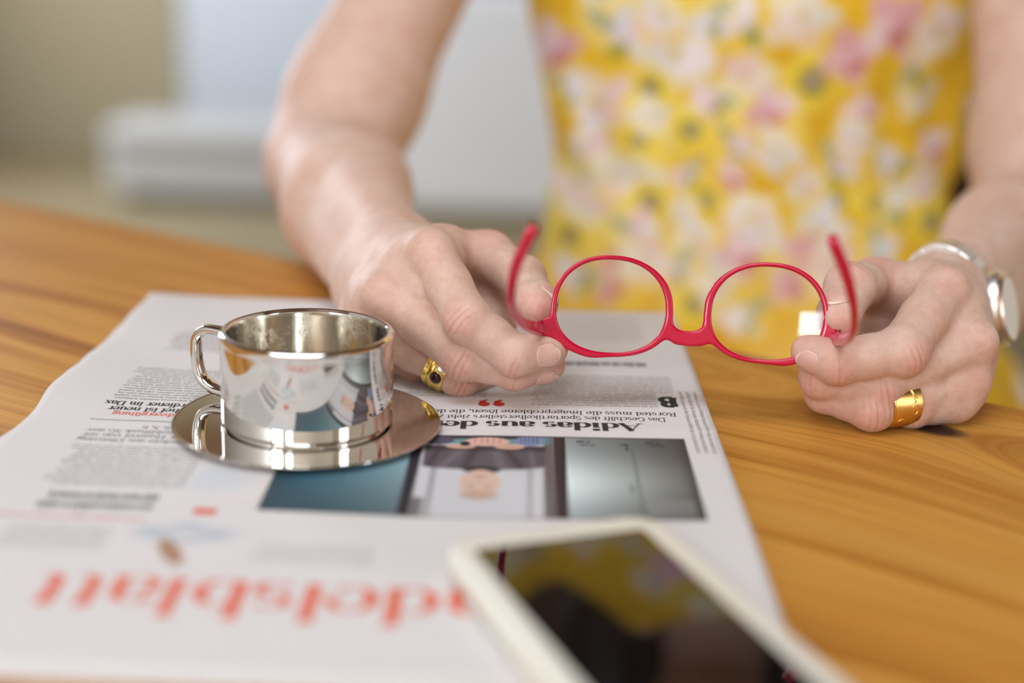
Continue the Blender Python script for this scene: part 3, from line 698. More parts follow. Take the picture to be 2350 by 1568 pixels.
# ------------------------------------------------------------------ cup and saucer
SX, SY = -0.0812, 0.5416; SZ = 0.0033
saucer = lathe('saucer', [(0.0002, 0.0006), (0.036, 0.0), (0.038, 0.0004), (0.0515, 0.0022), (0.0534, 0.0026), (0.0537, 0.0029), (0.0536, 0.0031), (0.0533, 0.00318), (0.0528, 0.0031), (0.0520, 0.0031), (0.048, 0.0031), (0.030, 0.0031), (0.0002, 0.0031)], M_STEEL, None, 160)
saucer.location = (SX, SY, SZ); tag(saucer, 'mirror polished steel saucer on the newspaper under the cup', 'saucer')
CZ0 = SZ+0.0031
cup = empty('espresso_cup', (SX, SY, CZ0), 'polished steel espresso cup with loop handle standing on the steel saucer', 'cup')
RC = 0.0342; HC = 0.0378
prof = [(0.0002, 0.0012), (0.0308, 0.0010), (0.0314, 0.0), (0.0322, 0.0), (0.0324, 0.0011), (0.0336, 0.0011), (0.0340, 0.0013), (RC, 0.0018), (RC, 0.0024), (RC, 0.010), (RC, 0.024), (RC, HC-0.0052), (RC, HC-0.0042), (RC+0.00004, HC-0.0034), (RC+0.0002, HC-0.0022), (RC+0.0001, HC-0.0010), (RC-0.0006, HC-0.0002), (RC-0.0014, HC), (RC-0.0022, HC-0.0003), (RC-0.0027, HC-0.0012)]
lathe('body', prof, M_STEEL, cup, 192)
lathe('inner_wall', [(RC-0.0027, HC-0.0012), (RC-0.0030, HC-0.0030), (RC-0.0032, 0.010), (RC-0.0050, 0.0055), (RC-0.009, 0.0042), (0.0002, 0.0038)], M_STEEL_IN, cup, 192)
hd = math.radians(180-27); hr = np.array([math.cos(hd), math.sin(hd), 0])
pts = [(0.0325, 0.0302), (0.041, 0.0302), (0.0500, 0.0298), (0.0550, 0.0262), (0.0562, 0.0210), (0.0558, 0.0140), (0.0535, 0.0078), (0.0480, 0.0046), (0.0410, 0.0038), (0.0325, 0.0038)]
hp = catmull([hr*r+np.array([0, 0, z]) for r, z in pts], 6)
v, f = sweep(hp, np.cross(hr, (0, 0, 1)), [(0.0021, 0.0030)]*len(hp), 20, 2.4)
meshobj('handle', v, f, M_STEEL, cup)

# ------------------------------------------------------------------ phone
ph_z = 0.0130
def plane_pt(px, py, z):
    d = at(px, py, 1.0)-CP; return CP+d*((z-CAM_H)/d[2])
pc0 = np.array([-0.0097, 0.4066]); pw = 0.0585; pang = math.radians(21.4)
PHL = 0.150
phone = empty('smartphone', (pc0[0], pc0[1], 0.0047), 'white framed smartphone with dark glossy screen lying on the newspaper corner', 'phone', (0, 0, pang))
def rrect(w, h, r, n=10):
    P = []
    for cx, cy, a in ((w-r, h-r, 0), (r, h-r, 90), (r, r, 180), (w-r, r, 270)):
        for t in np.linspace(a, a+90, n): P.append((cx+r*math.cos(math.radians(t)), cy+r*math.sin(math.radians(t))))
    return np.array(P)
def slab(name, w, h, off, zs, r, material, parent):
    """stack of rounded rectangles: zs = (z, inset)"""
    rings = []
    for z, ins in zs:
        P = rrect(w-2*ins, h-2*ins, max(r-ins, 0.0005))+[ins, ins]; rings.append(np.c_[P+off, np.full(len(P), z)])
    n = len(rings[0]); V = np.vstack(rings); Fc = []
    for i in range(len(rings)-1):
        for k in range(n): k2 = (k+1) % n; Fc.append((i*n+k, i*n+k2, (i+1)*n+k2, (i+1)*n+k))
    Fc.append(tuple(range(n-1, -1, -1))); Fc.append(tuple((len(rings)-1)*n+k for k in range(n)))
    return auto_smooth(meshobj(name, V, Fc, material, parent), 50 if name != 'screen' else 1)
BL, BR, BT = 0.0075, 0.0100, 0.0125          # white border left, right and above the display
slab('case', pw+BL+BR, PHL+2*BT, (-BL, -PHL-BT), [(0.0, 0.0020), (0.0005, 0.0008), (0.002, 0), (0.0058, 0), (0.0076, 0.0006), (0.0086, 0.0020), (0.0089, 0.0036)], 0.0125, M_WHITE_PLASTIC, phone)
slab('screen', pw, PHL, (0, -PHL), [(0.0076, 0), (0.0090, 0), (0.0091, 0.0002)], 0.0025, M_SCREEN, phone)

# ------------------------------------------------------------------ reading glasses (local mm: a right, b up, n towards the lens of the camera)
GZ = 0.600; GO = at(1580, 711, GZ)
ga, gb, gn = _R0, _U0, -FW
gM = Matrix.Identity(4)
for i in range(3): gM[i][0], gM[i][1], gM[i][2], gM[i][3] = ga[i], gb[i], gn[i], GO[i]
glasses = empty('reading_glasses', (0, 0, 0), 'raspberry pink reading glasses held upside down between the two hands', 'glasses')
glasses.matrix_world = gM; bpy.context.view_layer.update()
def gloc(px, py, z=GZ):
    d = at(px, py, z)-GO; return np.array([d@ga, d@gb, d@gn])
lensC = [gloc(1402, 703), gloc(1758, 719)]; LA, LB = 0.0231, 0.0195
def lens_sd(a, b, c, ex=0.0):
    """approximate distance to the lens outline (rounded panto shape, upside down)"""
    x, y = a-c[0], b-c[1]
    ww = LA*(1-0.05*y/LB); p = 2.25
    r = (np.abs(x/ww)**p+np.abs(y/LB)**p)**(1/p)
    return (r-1)*np.minimum(LA, LB)*0.97
def sdbox2(a, b, c, h, ang, r):
    x, y = a-c[0], b-c[1]; ca, sa = math.cos(ang), math.sin(ang)
    x, y = ca*x+sa*y, -sa*x+ca*y
    qx, qy = np.abs(x)-h[0]+r, np.abs(y)-h[1]+r
    return np.hypot(np.maximum(qx, 0), np.maximum(qy, 0))+np.minimum(np.maximum(qx, qy), 0)-r
hL = gloc(1257, 752); hR = gloc(1896, 772)
ax_ = axis((-0.066, 0.066, 0.00042)); bx_ = axis((-0.026, 0.028, 0.00042)); nx_ = axis((-0.0035, 0.0035, 0.00042))
AA, BB = np.meshgrid(ax_, bx_, indexing='ij')
F2 = np.full(AA.shape, 1.0)
for i, c in enumerate(lensC):
    sgn = -1 if i == 0 else 1
    x, y = AA-c[0], BB-c[1]; th = np.arctan2(y, x*sgn)          # sgn -> outward positive
    d = lens_sd(AA, BB, c)
    thick = 0.0018+0.0008*np.exp(-((th-PI*0.93)/0.5)**2)+0.0008*np.exp(-((th+PI*0.93)/0.6)**2)+0.0018*np.exp(-((th+0.62)/0.30)**2)+0.0012*np.exp(-((th+1.15)/0.3)**2)
    ring = np.abs(d-thick/2)-thick/2
    F2 = np.minimum(F2, ring)
brg = np.full(AA.shape, 1.0)
bp = [gloc(1538, 762), gloc(1556, 775), gloc(1582, 778), gloc(1606, 777), gloc(1624, 766)]
br_ = [0.0016, 0.0021, 0.0022, 0.0021, 0.0016]
for i in range(4):
    p0, p1 = bp[i][:2], bp[i+1][:2]; e = p1-p0; t = np.clip(((AA-p0[0])*e[0]+(BB-p0[1])*e[1])/(e@e), 0, 1)
    brg = smin(brg, np.hypot(AA-p0[0]-e[0]*t, BB-p0[1]-e[1]*t)-(br_[i]*(1-t)+br_[i+1]*t), 0.004)
F2 = smin(F2, brg, 0.0045)
F2 = smin(F2, sdbox2(AA, BB, hL+[0.0012, 0, 0], (0.0040, 0.0037), 0.0, 0.001), 0.003)
F2 = smin(F2, sdbox2(AA, BB, hR+[-0.0012, 0, 0], (0.0040, 0.0037), 0.0, 0.001), 0.003)
for c in lensC: F2 = np.maximum(F2, -lens_sd(AA, BB, c))
hn = 0.0017; rd = 0.0008
q1 = F2[..., None]+rd; q2 = np.abs(nx_)[None, None, :]-hn+rd
F3 = np.hypot(np.maximum(q1, 0), np.maximum(q2, 0))+np.minimum(np.maximum(q1, q2), 0)-rd
V, Q = surface_nets(F3.astype(np.float32), ax_, bx_, nx_)
V = relax(V, Q, 2, 0.4)
def gcurve(a): return 1.5*np.asarray(a)**2
V[:, 2] += gcurve(V[:, 0])
quads_mesh('front_frame', V, Q, M_PINK, glasses)
for c in lensC:                  # lenses: thin shells filling the rims
    rings = []
    for s in np.linspace(0, 1, 9)[1:]:
        for k in range(48):
            t = 2*PI*k/48; p = 2.25
            ca, sa = math.cos(t), math.sin(t); r = (abs(ca)**p+abs(sa)**p)**(-1/p)
            x, y = r*ca*LA*s*1.015, r*sa*LB*s*1.015; x *= (1-0.05*y/LB)
            rings.append((x+c[0], y+c[1]))
    P = np.array([(c[0], c[1])]+rings); z = gcurve(P[:, 0])+((P[:, 0]-c[0])**2+(P[:, 1]-c[1])**2-0.021**2)/0.30
    Fc = [(0, 1+k, 1+(k+1) % 48, 1+(k+1) % 48) for k in range(48)]
    Fc = [(0, 1+k, 1+(k+1) % 48) for k in range(48)]
    for s in range(7):
        for k in range(48): k2 = (k+1) % 48; a0 = 1+s*48; Fc.append((a0+k, a0+48+k, a0+48+k2, a0+k2))
    meshobj('lens', np.c_[P, z], Fc, M_LENS, glasses)
TL = [(1249, 754, .5985), (1226, 752, .583), (1200, 742, .562), (1182, 722, .543), (1173, 694, .528), (1174, 655, .516), (1184, 610, .507), (1203, 566, .500), (1224, 522, .495)]
TR = [(1904, 776, .5985), (1926, 780, .582), (1946, 776, .560), (1958, 757, .542), (1961, 725, .527), (1956, 685, .515), (1944, 638, .506), (1927, 592, .500), (1909, 548, .495)]
for side, T_ in ((-1, TL), (1, TR)):
    P = catmull([gloc(*p) for p in T_], 6); n = len(P); s = np.linspace(0, 1, n)
    wh = [(0.0032*(1-0.35*sm(t/0.35))+0.0011*sm((t-0.55)/0.3)*(1-0.5*sm((t-0.9)/0.1)), 0.0015+0.0006*sm((t-.5)/.3)) for t in s]
    # the flat of the temple faces inwards
    inw = np.array([-side*1.0, 0.0, 0.25])
    up = [norm(np.array([-side, 0.12, 0.3])) for t in s]
    v, f = sweep(P, up, wh, 16, 3.0)
    tmp = meshobj('temple', v, f, M_PINK, glasses)
    h = hL if side < 0 else hR
    bm = bmesh.new()                       # barrel hinge: three knuckles
    for k in (-1, 0, 1):
        r = bmesh.ops.create_cone(bm, cap_ends=True, segments=16, radius1=0.0011, radius2=0.0011, depth=0.0017)
        for vv in r['verts']: vv.co = Vector((h[0]+side*0.0032+vv.co.x, h[1]+k*0.0019+vv.co.z, 0.0026+gcurve(h[0])+vv.co.y))
    bmobj('hinge', bm, M_PINK_DARK, tmp, True)
    if side < 0:
        # three printed letters on the inside of the temple, upside down like the glasses
        q, adv = glyphs('PER', 0.11, 0.10, 0.12); i0 = 3; Vq = []; Fq = []
        A = gloc(1222, 745, .5745); B_ = gloc(1199, 733, .5570); ex = norm(B_-A); ey = norm(np.array([0, -1, 0])-ex*np.dot([0, -1, 0], ex)); nz = norm(np.cross(ex, ey))
        for g in q:
            for x, y in g: Vq.append(A+ex*x*0.0030+ey*(y-0.35)*0.0030+nz*0.0021)
            b = len(Vq)-4; Fq.append((b, b+1, b+2, b+3))
        meshobj('lettering', Vq, Fq, M_LETTER_PINK, tmp, smooth=False)

# ------------------------------------------------------------------ the person
# hand joints: (px, py, depth, radius)
J = lambda *a: (at(*a[:3]), a[3])
RW = at(872, 610, .700)
R_ = dict(
    index=[J(988, 578, .617, .0106), J(1074, 735, .597, .0099), J(1182, 815, .596, .0086), J(1258, 804, .599, .0068)],
    middle=[J(880, 675, .620, .0102), J(1066, 820, .606, .0096), J(1180, 847, .609, .0084), J(1252, 838, .613, .0070)],
    ring=[J(850, 752, .630, .0096), J(1055, 863, .622, .0088), J(1122, 848, .640, .0082), J(1112, 800, .652, .0070)],
    little=[J(838, 800, .648, .0088), J(965, 842, .643, .0080), J(1035, 834, .658, .0074), J(1040, 795, .668, .0066)],
    thumb=[J(1010, 600, .690, .0130), J(1124, 590, .650, .0108), J(1196, 640, .632, .0102), J(1231, 696, .609, .0088)],
    fill=[(at(1060, 650, .668), at(1130, 735, .650), .0125, .0120), (at(1110, 600, .655), at(1030, 570, .645), .0095, .0105)])
L_ = dict(
    index=[J(2166, 664, .620, .0108), J(2068, 806, .594, .0104), J(1922, 832, .592, .0088), J(1862, 810, .597, .0070)],
    middle=[J(2234, 784, .616, .0104), J(2016, 884, .602, .0096), J(1884, 868, .604, .0084), J(1872, 836, .624, .0072)],
    ring=[J(2220, 872, .619, .0098), J(2000, 938, .603, .0090), J(1894, 903, .612, .0080), J(1890, 868, .634, .0068)],
    little=[J(2192, 922, .620, .0092), J(2092, 936, .611, .0082), J(2020, 924, .634, .0072), J(2030, 905, .648, .0064)],
    thumb=[J(2085, 690, .680, .0135), J(2005, 652, .645, .0110), J(1950, 662, .614, .0106), J(1924, 722, .601, .0088)],
    fill=[(at(2040, 720, .668), at(2000, 800, .650), .0130, .0120), (at(2020, 660, .650), at(2120, 662, .638), .0105, .0115)])
LW = at(2176, 722, .686)
XS = axis((-0.20, -0.08, .003), (-0.08, 0.035, .0008), (0.035, 0.105, .004), (0.105, 0.25, .0008), (0.25, 0.60, .004))
YS = axis((0.54, 0.72, .0008), (0.72, 1.40, .004))
ZS = axis((-0.76, -0.02, .009), (-0.02, 0.0, .002), (0.0, 0.085, .0008), (0.085, 0.62, .004))
FD = np.full((len(XS), len(YS), len(ZS)), 1.0, np.float32)
def region(lo, hi):
    return tuple(slice(max(0, int(np.searchsorted(g, a))-1), int(np.searchsorted(g, b))+1) for g, a, b in zip((XS, YS, ZS), lo, hi))
def cap_d(gx, gy, gz, a, b, ra, rb):
    e = (b-a).astype(np.float32); L2 = float(e@e)+1e-12
    px, py, pz = gx-np.float32(a[0]), gy-np.float32(a[1]), gz-np.float32(a[2])
    t = np.clip((px*e[0]+py*e[1]+pz*e[2])/np.float32(L2), 0, 1)
    return np.sqrt((px-e[0]*t)**2+(py-e[1]*t)**2+(pz-e[2]*t)**2)-(np.float32(ra)+np.float32(rb-ra)*t)
def ell_d(gx, gy, gz, c, r):
    q = np.sqrt(((gx-c[0])/r[0])**2+((gy-c[1])/r[1])**2+((gz-c[2])/r[2])**2); return ((q-1)*min(r)).astype(np.float32)
def add_group(prims, k, kg, sub=False):
    lo = np.min([np.minimum(p[1]-p[3], p[2]-p[4]) if p[0] == 'c' else p[1]-np.array(p[2]) for p in prims], 0)-0.022
    hi = np.max([np.maximum(p[1]+p[3], p[2]+p[4]) if p[0] == 'c' else p[1]+np.array(p[2]) for p in prims], 0)+0.022
    sl = region(lo, hi)
    gx = XS[sl[0]][:, None, None]; gy = YS[sl[1]][None, :, None]; gz = ZS[sl[2]][None, None, :]
    f = None
    for p in prims:
        d = cap_d(gx, gy, gz, *p[1:5]) if p[0] == 'c' else ell_d(gx, gy, gz, p[1], p[2])
        kk = p[5] if len(p) > 5 else k
        f = d if f is None else smin(f, d, np.float32(kk))
    if sub: FD[sl] = -smin(-FD[sl], f, np.float32(kg))
    else: FD[sl] = smin(FD[sl], f, np.float32(kg))
def cap(a, b, ra, rb, *k): return ('c', np.asarray(a, float), np.asarray(b, float), ra, rb)+k
joints = []     # creases: position, axis, dorsal, spread, strength, period
flush = []      # redder spots
def build_hand(H, W, elbow, palm_dir, side):
    names = ['index', 'middle', 'ring', 'little']
    across = norm(H['index'][0][0]-H['little'][0][0])
    fw = norm(np.mean([H[n][0][0] for n in names], 0)-W)
    prims = []
    for i, nme in enumerate(names):     # back of the hand
        mcp, r = H[nme][0]
        base = W+across*(0.015-0.010*i)+fw*0.008
        prims.append(cap(base, mcp, 0.0125-0.0006*i, r*0.98))
        prims.append(cap(base+palm_dir*0.012, mcp+palm_dir*0.010-fw*0.004, 0.012, 0.0095))
    for i in range(3):                  # flesh between the metacarpals
        a, b = H[names[i]][0][0], H[names[i+1]][0][0]; mid = (a+b)/2-fw*0.014+palm_dir*0.003
        prims.append(cap(W+fw*0.012, mid, 0.013, 0.0088))
    for i in range(3):                  # fullness of the back of the hand
        a, b = H[names[i]][0][0], H[names[i+1]][0][0]; mid = (a+b)/2
        prims.append(cap(W+fw*0.02+across*(0.010-0.010*i)-palm_dir*0.001, mid-fw*0.010-palm_dir*0.0005, 0.0135, 0.0098))
    for i in range(3):                  # webs at the roots of the fingers
        a, b = H[names[i]], H[names[i+1]]
        r0 = (a[0][0]*0.72+a[1][0]*0.28+b[0][0]*0.72+b[1][0]*0.28)/2+palm_dir*0.002; r1 = (a[0][0]+b[0][0])/2-fw*0.020+palm_dir*0.001
        prims.append(cap(r1, r0, 0.0105, 0.0085))
    for q in H['fill']: prims.append(cap(*q))
    th = H['thumb']
    prims.append(cap(W+across*0.014+fw*0.004+palm_dir*0.006, th[0][0], 0.014, th[0][1]))
    prims.append(cap(th[0][0], th[1][0], th[0][1], th[1][1]))
    prims.append(cap(th[0][0]*0.4+th[1][0]*0.6, H['index'][0][0]*0.55+W*0.45, 0.0095, 0.0105))      # web of the thumb
    ra, ul = W+across*0.0125, W-across*0.0125
    prims += [cap(ra, ra+fw*0.015, 0.0150, 0.0145), cap(ul, ul+fw*0.015, 0.0146, 0.0138), cap(W, W+fw*0.03, 0.0150, 0.0148)]
    add_group(prims, 0.009, 0.010)
    # forearm: radius and ulna side
    d = norm(elbow-W); ax2 = norm(across-d*np.dot(across, d))
    m1 = W+(elbow-W)*0.55
    add_group([cap(W+ax2*0.0125, m1+ax2*0.013, 0.0148, 0.029), cap(W-ax2*0.0125, m1-ax2*0.013, 0.0142, 0.028), cap(m1, elbow-d*0.03, 0.036, 0.036)], 0.018, 0.014)
    for nme in names+['thumb']:
        P = [q[0] for q in H[nme]]; R = [q[1] for q in H[nme]]; g = []
        st = 0 if nme != 'thumb' else 1
        for j in range(st, 3):
            a, b = P[j], P[j+1]; ra_, rb_ = R[j], R[j+1]
            mid = a*0.5+b*0.5; g += [cap(a, mid, ra_*0.97, (ra_+rb_)/2*0.93), cap(mid, b, (ra_+rb_)/2*0.93, rb_)]
        for j in range(1, 3):
            dd = -(norm(P[j-1]-P[j])+norm(P[j+1]-P[j])); dn = np.linalg.norm(dd)
            dors = norm(norm(dd)*min(1, dn*2)+(-FW)*(0.35 if dn > 0.3 else 0.8))
            ax = norm(P[j+1]-P[j-1])
            g.append(cap(P[j]+dors*R[j]*0.16, P[j]+dors*R[j]*0.16, R[j]*0.90, R[j]*0.90))
            if nme != 'thumb' or j == 2: joints.append((P[j]+dors*R[j]*0.9, ax, dors, 0.0036 if j == 1 else 0.0020, 0.6 if j == 1 else 0.4))
            flush.append((P[j]+dors*R[j], 0.010, 0.45))
        e = norm(P[3]-P[2])
        g.append(cap(P[3], P[3]+e*R[3]*0.35, R[3], R[3]*0.86))
        flush.append((P[3]+e*R[3], 0.011, 0.55))
        add_group(g, 0.0035, 0.0022 if nme != 'thumb' else 0.004)
    for nme in names: flush.append((H[nme][0][0]-FW*H[nme][0][1], 0.012, 0.25))
EL_R = at(748, 372, .945); EL_L = at(2400, 500, .905)
build_hand(R_, RW, EL_R, norm(np.array([0.55, 0.55, -0.45])), 1)
build_hand(L_, LW, EL_L, norm(np.array([-0.55, 0.62, -0.35])), -1)
# upper arms, trunk, neck, head, thighs, shanks
SH_R = np.array([-0.022, 1.095, .305]); SH_L = np.array([0.360, 1.105, .305])
def upper_arm(sh, el):
    e = norm(el-sh)
    add_group([cap(el, el-e*0.05, .0395, .0405), cap(el-e*0.05, sh+e*0.06, .0405, .0455), cap(sh+e*0.06, sh, .0455, .050)], .03, .026)
upper_arm(SH_R, EL_R); upper_arm(SH_L, EL_L)
TC = np.array([0.185, 1.13, 0])
def E(c, r): return ('e', np.asarray(c, float), r)
add_group([E(TC+[0, 0, -.16], (.165, .115, .14)), E(TC+[0, .0, .0], (.135, .085, .16)), E(TC+[0, -.005, .14], (.150, .095, .14)), E(TC+[0, 0, .25], (.140, .085, .10)), cap(TC+[-.14, 0, .30], TC+[.14, 0, .30], .052, .052)], .06, .04)
add_group([cap(TC+[0, .005, .31], TC+[0, -.02, .42], .055, .050)], .03, .05)
HD = TC+[-0.01, -.05, .515]
add_group([E(HD, (.072, .09, .105)), E(HD+[0, -.035, -.055], (.052, .055, .055)), cap(HD+[0, -.09, .005], HD+[0, -.107, -.022], .009, .013), cap(HD+[-.074, .005, 0], HD+[-.076, .01, -.03], .012, .009), cap(HD+[.074, .005, 0], HD+[.076, .01, -.03], .012, .009),
           cap(HD+[-.016, -.088, -.052], HD+[.016, -.088, -.052], .006, .006), cap(HD+[-.018, -.083, -.064], HD+[.018, -.083, -.064], .006, .006)], .012, .02)
add_group([E(HD+[-.03, -.088, .008], (.016, .010, .010))], .01, .01, True); add_group([E(HD+[.03, -.088, .008], (.016, .010, .010))], .01, .01, True)
fc = norm(np.array([-0.30, -0.95, 0]))
for s_ in (-1, 1):
    hip = TC+[s_*.085, 0, -.205]; knee = hip+fc*0.40+[s_*.03, 0, -.01]; ank = np.array([knee[0], knee[1]+.03, FZ+.07])
    add_group([cap(hip, knee, .078, .054), cap(knee, ank, .050, .034), cap(ank+[0, .02, -.03], ank+fc*.16+[0, 0, -.045], .034, .024)], .03, .04)
V, Q = surface_nets(FD, XS, YS, ZS)
V = relax(V, Q, 2, 0.45)
person = empty('person', (0.185, 1.13, FZ), 'person in a yellow floral dress at the table holding pink reading glasses', 'person')
pl = np.array(person.location)
body = quads_mesh('body', V-pl, Q, M_SKIN, person)
cr = np.zeros((len(V), 3), np.float32); fl = np.zeros(len(V), np.float32)
nr = np.zeros(len(V)*3, np.float32); body.data.vertices.foreach_get('normal', nr); nr = nr.reshape(-1, 3)
for p, ax, dors, spr, st in joints:
    near = np.nonzero(np.sum((V-p)**2, 1) < 0.02**2)[0]
    q = V[near]-p; s = q@ax; lat = np.linalg.norm(q-np.outer(s, ax)-np.outer(q@dors, dors), axis=1)
    mk = st*np.exp(-(s/spr)**2)*np.exp(-(lat/0.0085)**4)*sm((nr[near]@dors-0.15)/0.45)
    bet = mk > cr[near, 1]
    cr[near[bet], 0] = s[bet]/0.0026*2*PI; cr[near[bet], 1] = mk[bet]
for p, r, a in flush:
    near = np.nonzero(np.sum((V-p)**2, 1) < (2.5*r)**2)[0]
    d2 = np.sum((V[near]-p)**2, 1); fl[near] = np.maximum(fl[near], a*np.exp(-d2/r**2))
a = body.data.attributes.new('crease', 'FLOAT_VECTOR', 'POINT'); a.data.foreach_set('vector', cr.ravel())
a = body.data.attributes.new('flush', 'FLOAT', 'POINT'); a.data.foreach_set('value', fl)
# fingernails
def nail(tip, prev, r, dors, wid, length, back, lift=0.0):
    """curved plate over the end of a finger"""
    ax = norm(tip-prev); dors = norm(dors-ax*np.dot(dors, ax)); lat = np.cross(ax, dors)
    nu, nv = 11, 11; Vn = []
    rr = np.linspace(r*0.55, r*1.5, 60)
    def surf(c, dr):                     # distance from the finger's axis to its skin
        P = c+np.outer(rr, dr); idx = []; fr = []
        for d_, g in enumerate((XS, YS, ZS)):
            i = np.clip(np.searchsorted(g, P[:, d_])-1, 0, len(g)-2); idx.append(i); fr.append((P[:, d_]-g[i])/(g[i+1]-g[i]))
        val = 0
        for a_ in (0, 1):
            for b_ in (0, 1):
                for c_ in (0, 1):
                    val = val+FD[idx[0]+a_, idx[1]+b_, idx[2]+c_]*(fr[0] if a_ else 1-fr[0])*(fr[1] if b_ else 1-fr[1])*(fr[2] if c_ else 1-fr[2])
        k = np.nonzero(val > 0)[0]
        return rr[k[0]] if len(k) else r*1.5
    for layer in (0.00022, -0.00040):
        for j in range(nv):
            t = j/(nv-1); s = -back+length*t
            wj = wid*(1-0.10*(1-t)**2)*(1-0.35*max(0, (t-0.75)/0.25)**2)*(1-0.3*max(0, (0.2-t)/0.2)**2)
            for i in range(nu):
                u = (i/(nu-1)*2-1); ang = u*wj/2/(r*0.95)
                dr = dors*math.cos(ang)+lat*math.sin(ang); c = tip+ax*(s-0.0022*u*u*(1.6*t-0.6))
                sd = min(max(surf(c, dr), r*0.82), r*1.22); base = max(sd, r*0.80) if t > 0.5 else sd
                Vn.append(c+dr*(base+layer+0.00035*max(0, t-0.3)-0.0006*max(0, (0.12-t)/0.12)**2-0.0003*abs(u)**6))
    Fc = []; n1 = nu*nv
    for j in range(nv-1):
        for i in range(nu-1):
            q = (j*nu+i, j*nu+i+1, (j+1)*nu+i+1, (j+1)*nu+i); Fc.append(q); Fc.append(tuple(k+n1 for k in q[::-1]))
    bo = [i for i in range(nu)]+[j*nu+nu-1 for j in range(1, nv)]+[(nv-1)*nu+i for i in range(nu-2, -1, -1)]+[j*nu for j in range(nv-2, 0, -1)]
    Fc += [(bo[i], bo[i]+n1, bo[(i+1) % len(bo)]+n1, bo[(i+1) % len(bo)]) for i in range(len(bo))]
    o = meshobj('fingernail', Vn, Fc, M_NAIL, person, world=True)
    o.data.materials.append(M_NAIL_EDGE)
    for k, pol in enumerate(o.data.polygons):
        if k < 2*(nu-1)*(nv-1) and (k//2)//(nu-1) >= nv-2: pol.material_index = 1
    bm = bmesh.new(); bm.from_mesh(o.data); bmesh.ops.recalc_face_normals(bm, faces=bm.faces); bm.to_mesh(o.data); bm.free()
    return o
def vpx(dx, dy, dz): return dx*CX-dy*CY-dz*FW      # right, down, towards the camera
nail(R_['index'][3][0], R_['index'][2][0], .0074, vpx(.12, .35, 1), .0112, .0118, .0078)
nail(R_['thumb'][3][0], R_['thumb'][2][0], .0086, vpx(.55, -.75, -.35), .0130, .0140, .0062)
nail(L_['index'][3][0], L_['index'][2][0], .0072, vpx(-.35, .60, .8), .0108, .0115, .0072)
nail(L_['thumb'][3][0], L_['thumb'][2][0], .0088, vpx(-.55, -.35, .9), .0130, .0130, .0082)
nail(R_['middle'][3][0], R_['middle'][2][0], .0072, vpx(.1, .9, .5), .0100, .0115, .0070)

del FD
# dress: bodice, skirt over the lap, short sleeves
DX = axis((-0.16, 0.58, .004)); DY = axis((0.62, 1.36, .004)); DZ = axis((-0.34, 0.40, .004))
gx, gy, gz = DX[:, None, None], DY[None, :, None], DZ[None, None, :]
zk = [-.40, -.22, -.12, -.05, .02, .09, .15, .22, .28, .33, .365, .41]
ak = [.20, .200, .180, .164, .158, .172, .184, .186, .184, .168, .125, .08]
bk = [.14, .140, .118, .100, .094, .104, .120, .128, .122, .108, .090, .07]
az = np.interp(DZ, zk, ak)[None, None, :]; bz = np.interp(DZ, zk, bk)[None, None, :]
fold = 0.0022*np.sin(gx*150+6*np.sin(gz*18))*np.exp(-((gz-.055)/.05)**2)+0.003*np.sin(gx*85+gz*40)*sm((-.02-gz)/.06)
D = (np.sqrt(((gx-TC[0])/az)**2+((gy-TC[1])/bz)**2)-1)*np.minimum(az, bz)+fold
D = np.maximum(D, np.maximum(-gz-0.335, gz-0.385))
lap = None
for s_ in (-1, 1):
    hip = TC+[s_*.085, 0, -.195]; knee = hip+fc*0.42+[s_*.03, 0, -.005]
    d = cap_d(gx, gy, gz, hip, knee, .098, .076); lap = d if lap is None else smin(lap, d, .07)
lap = smin(lap, cap_d(gx, gy, gz, TC+[-.02, 0, -.23], TC+[-.02, 0, -.23]+fc*.36, .09, .07), .08)
lap = smin(lap, cap_d(gx, gy, gz, TC+[.155, -.01, -.215], TC+[.12, -.34, -.235], .105, .090), .06)
lap = lap+0.003*np.sin(gx*70+gy*35)
D = smin(D, lap, .06)
for sh, el in ((SH_R, EL_R), (SH_L, EL_L)):
    e = norm(el-sh); q = sh+e*0.075
    d = cap_d(gx, gy, gz, sh-e*0.01, sh+e*0.12, .064, .062)
    d = np.maximum(d, (gx-q[0])*e[0]+(gy-q[1])*e[1]+(gz-q[2])*e[2])
    D = smin(D, d, .03)
neck = np.sqrt(((gx-TC[0])/.08)**2+((gz-.425)/.075)**2+((gy-(TC[1]-.10))/.12)**2)-1
D = np.maximum(D, -neck*.08); D = np.maximum(D, -(np.hypot(gx-TC[0], gy-TC[1])-.078+np.maximum(0, .33-gz)*2))
inner = D+0.0035
low = (gz < -0.31)
V, Q = surface_nets(np.ascontiguousarray(D, np.float32), DX, DY, DZ)
V = relax(V, Q, 2, .5)
dress = quads_mesh('dress', V-pl, Q, M_DRESS, person)
tag(dress, 'yellow cotton dress printed with white and pink flowers')
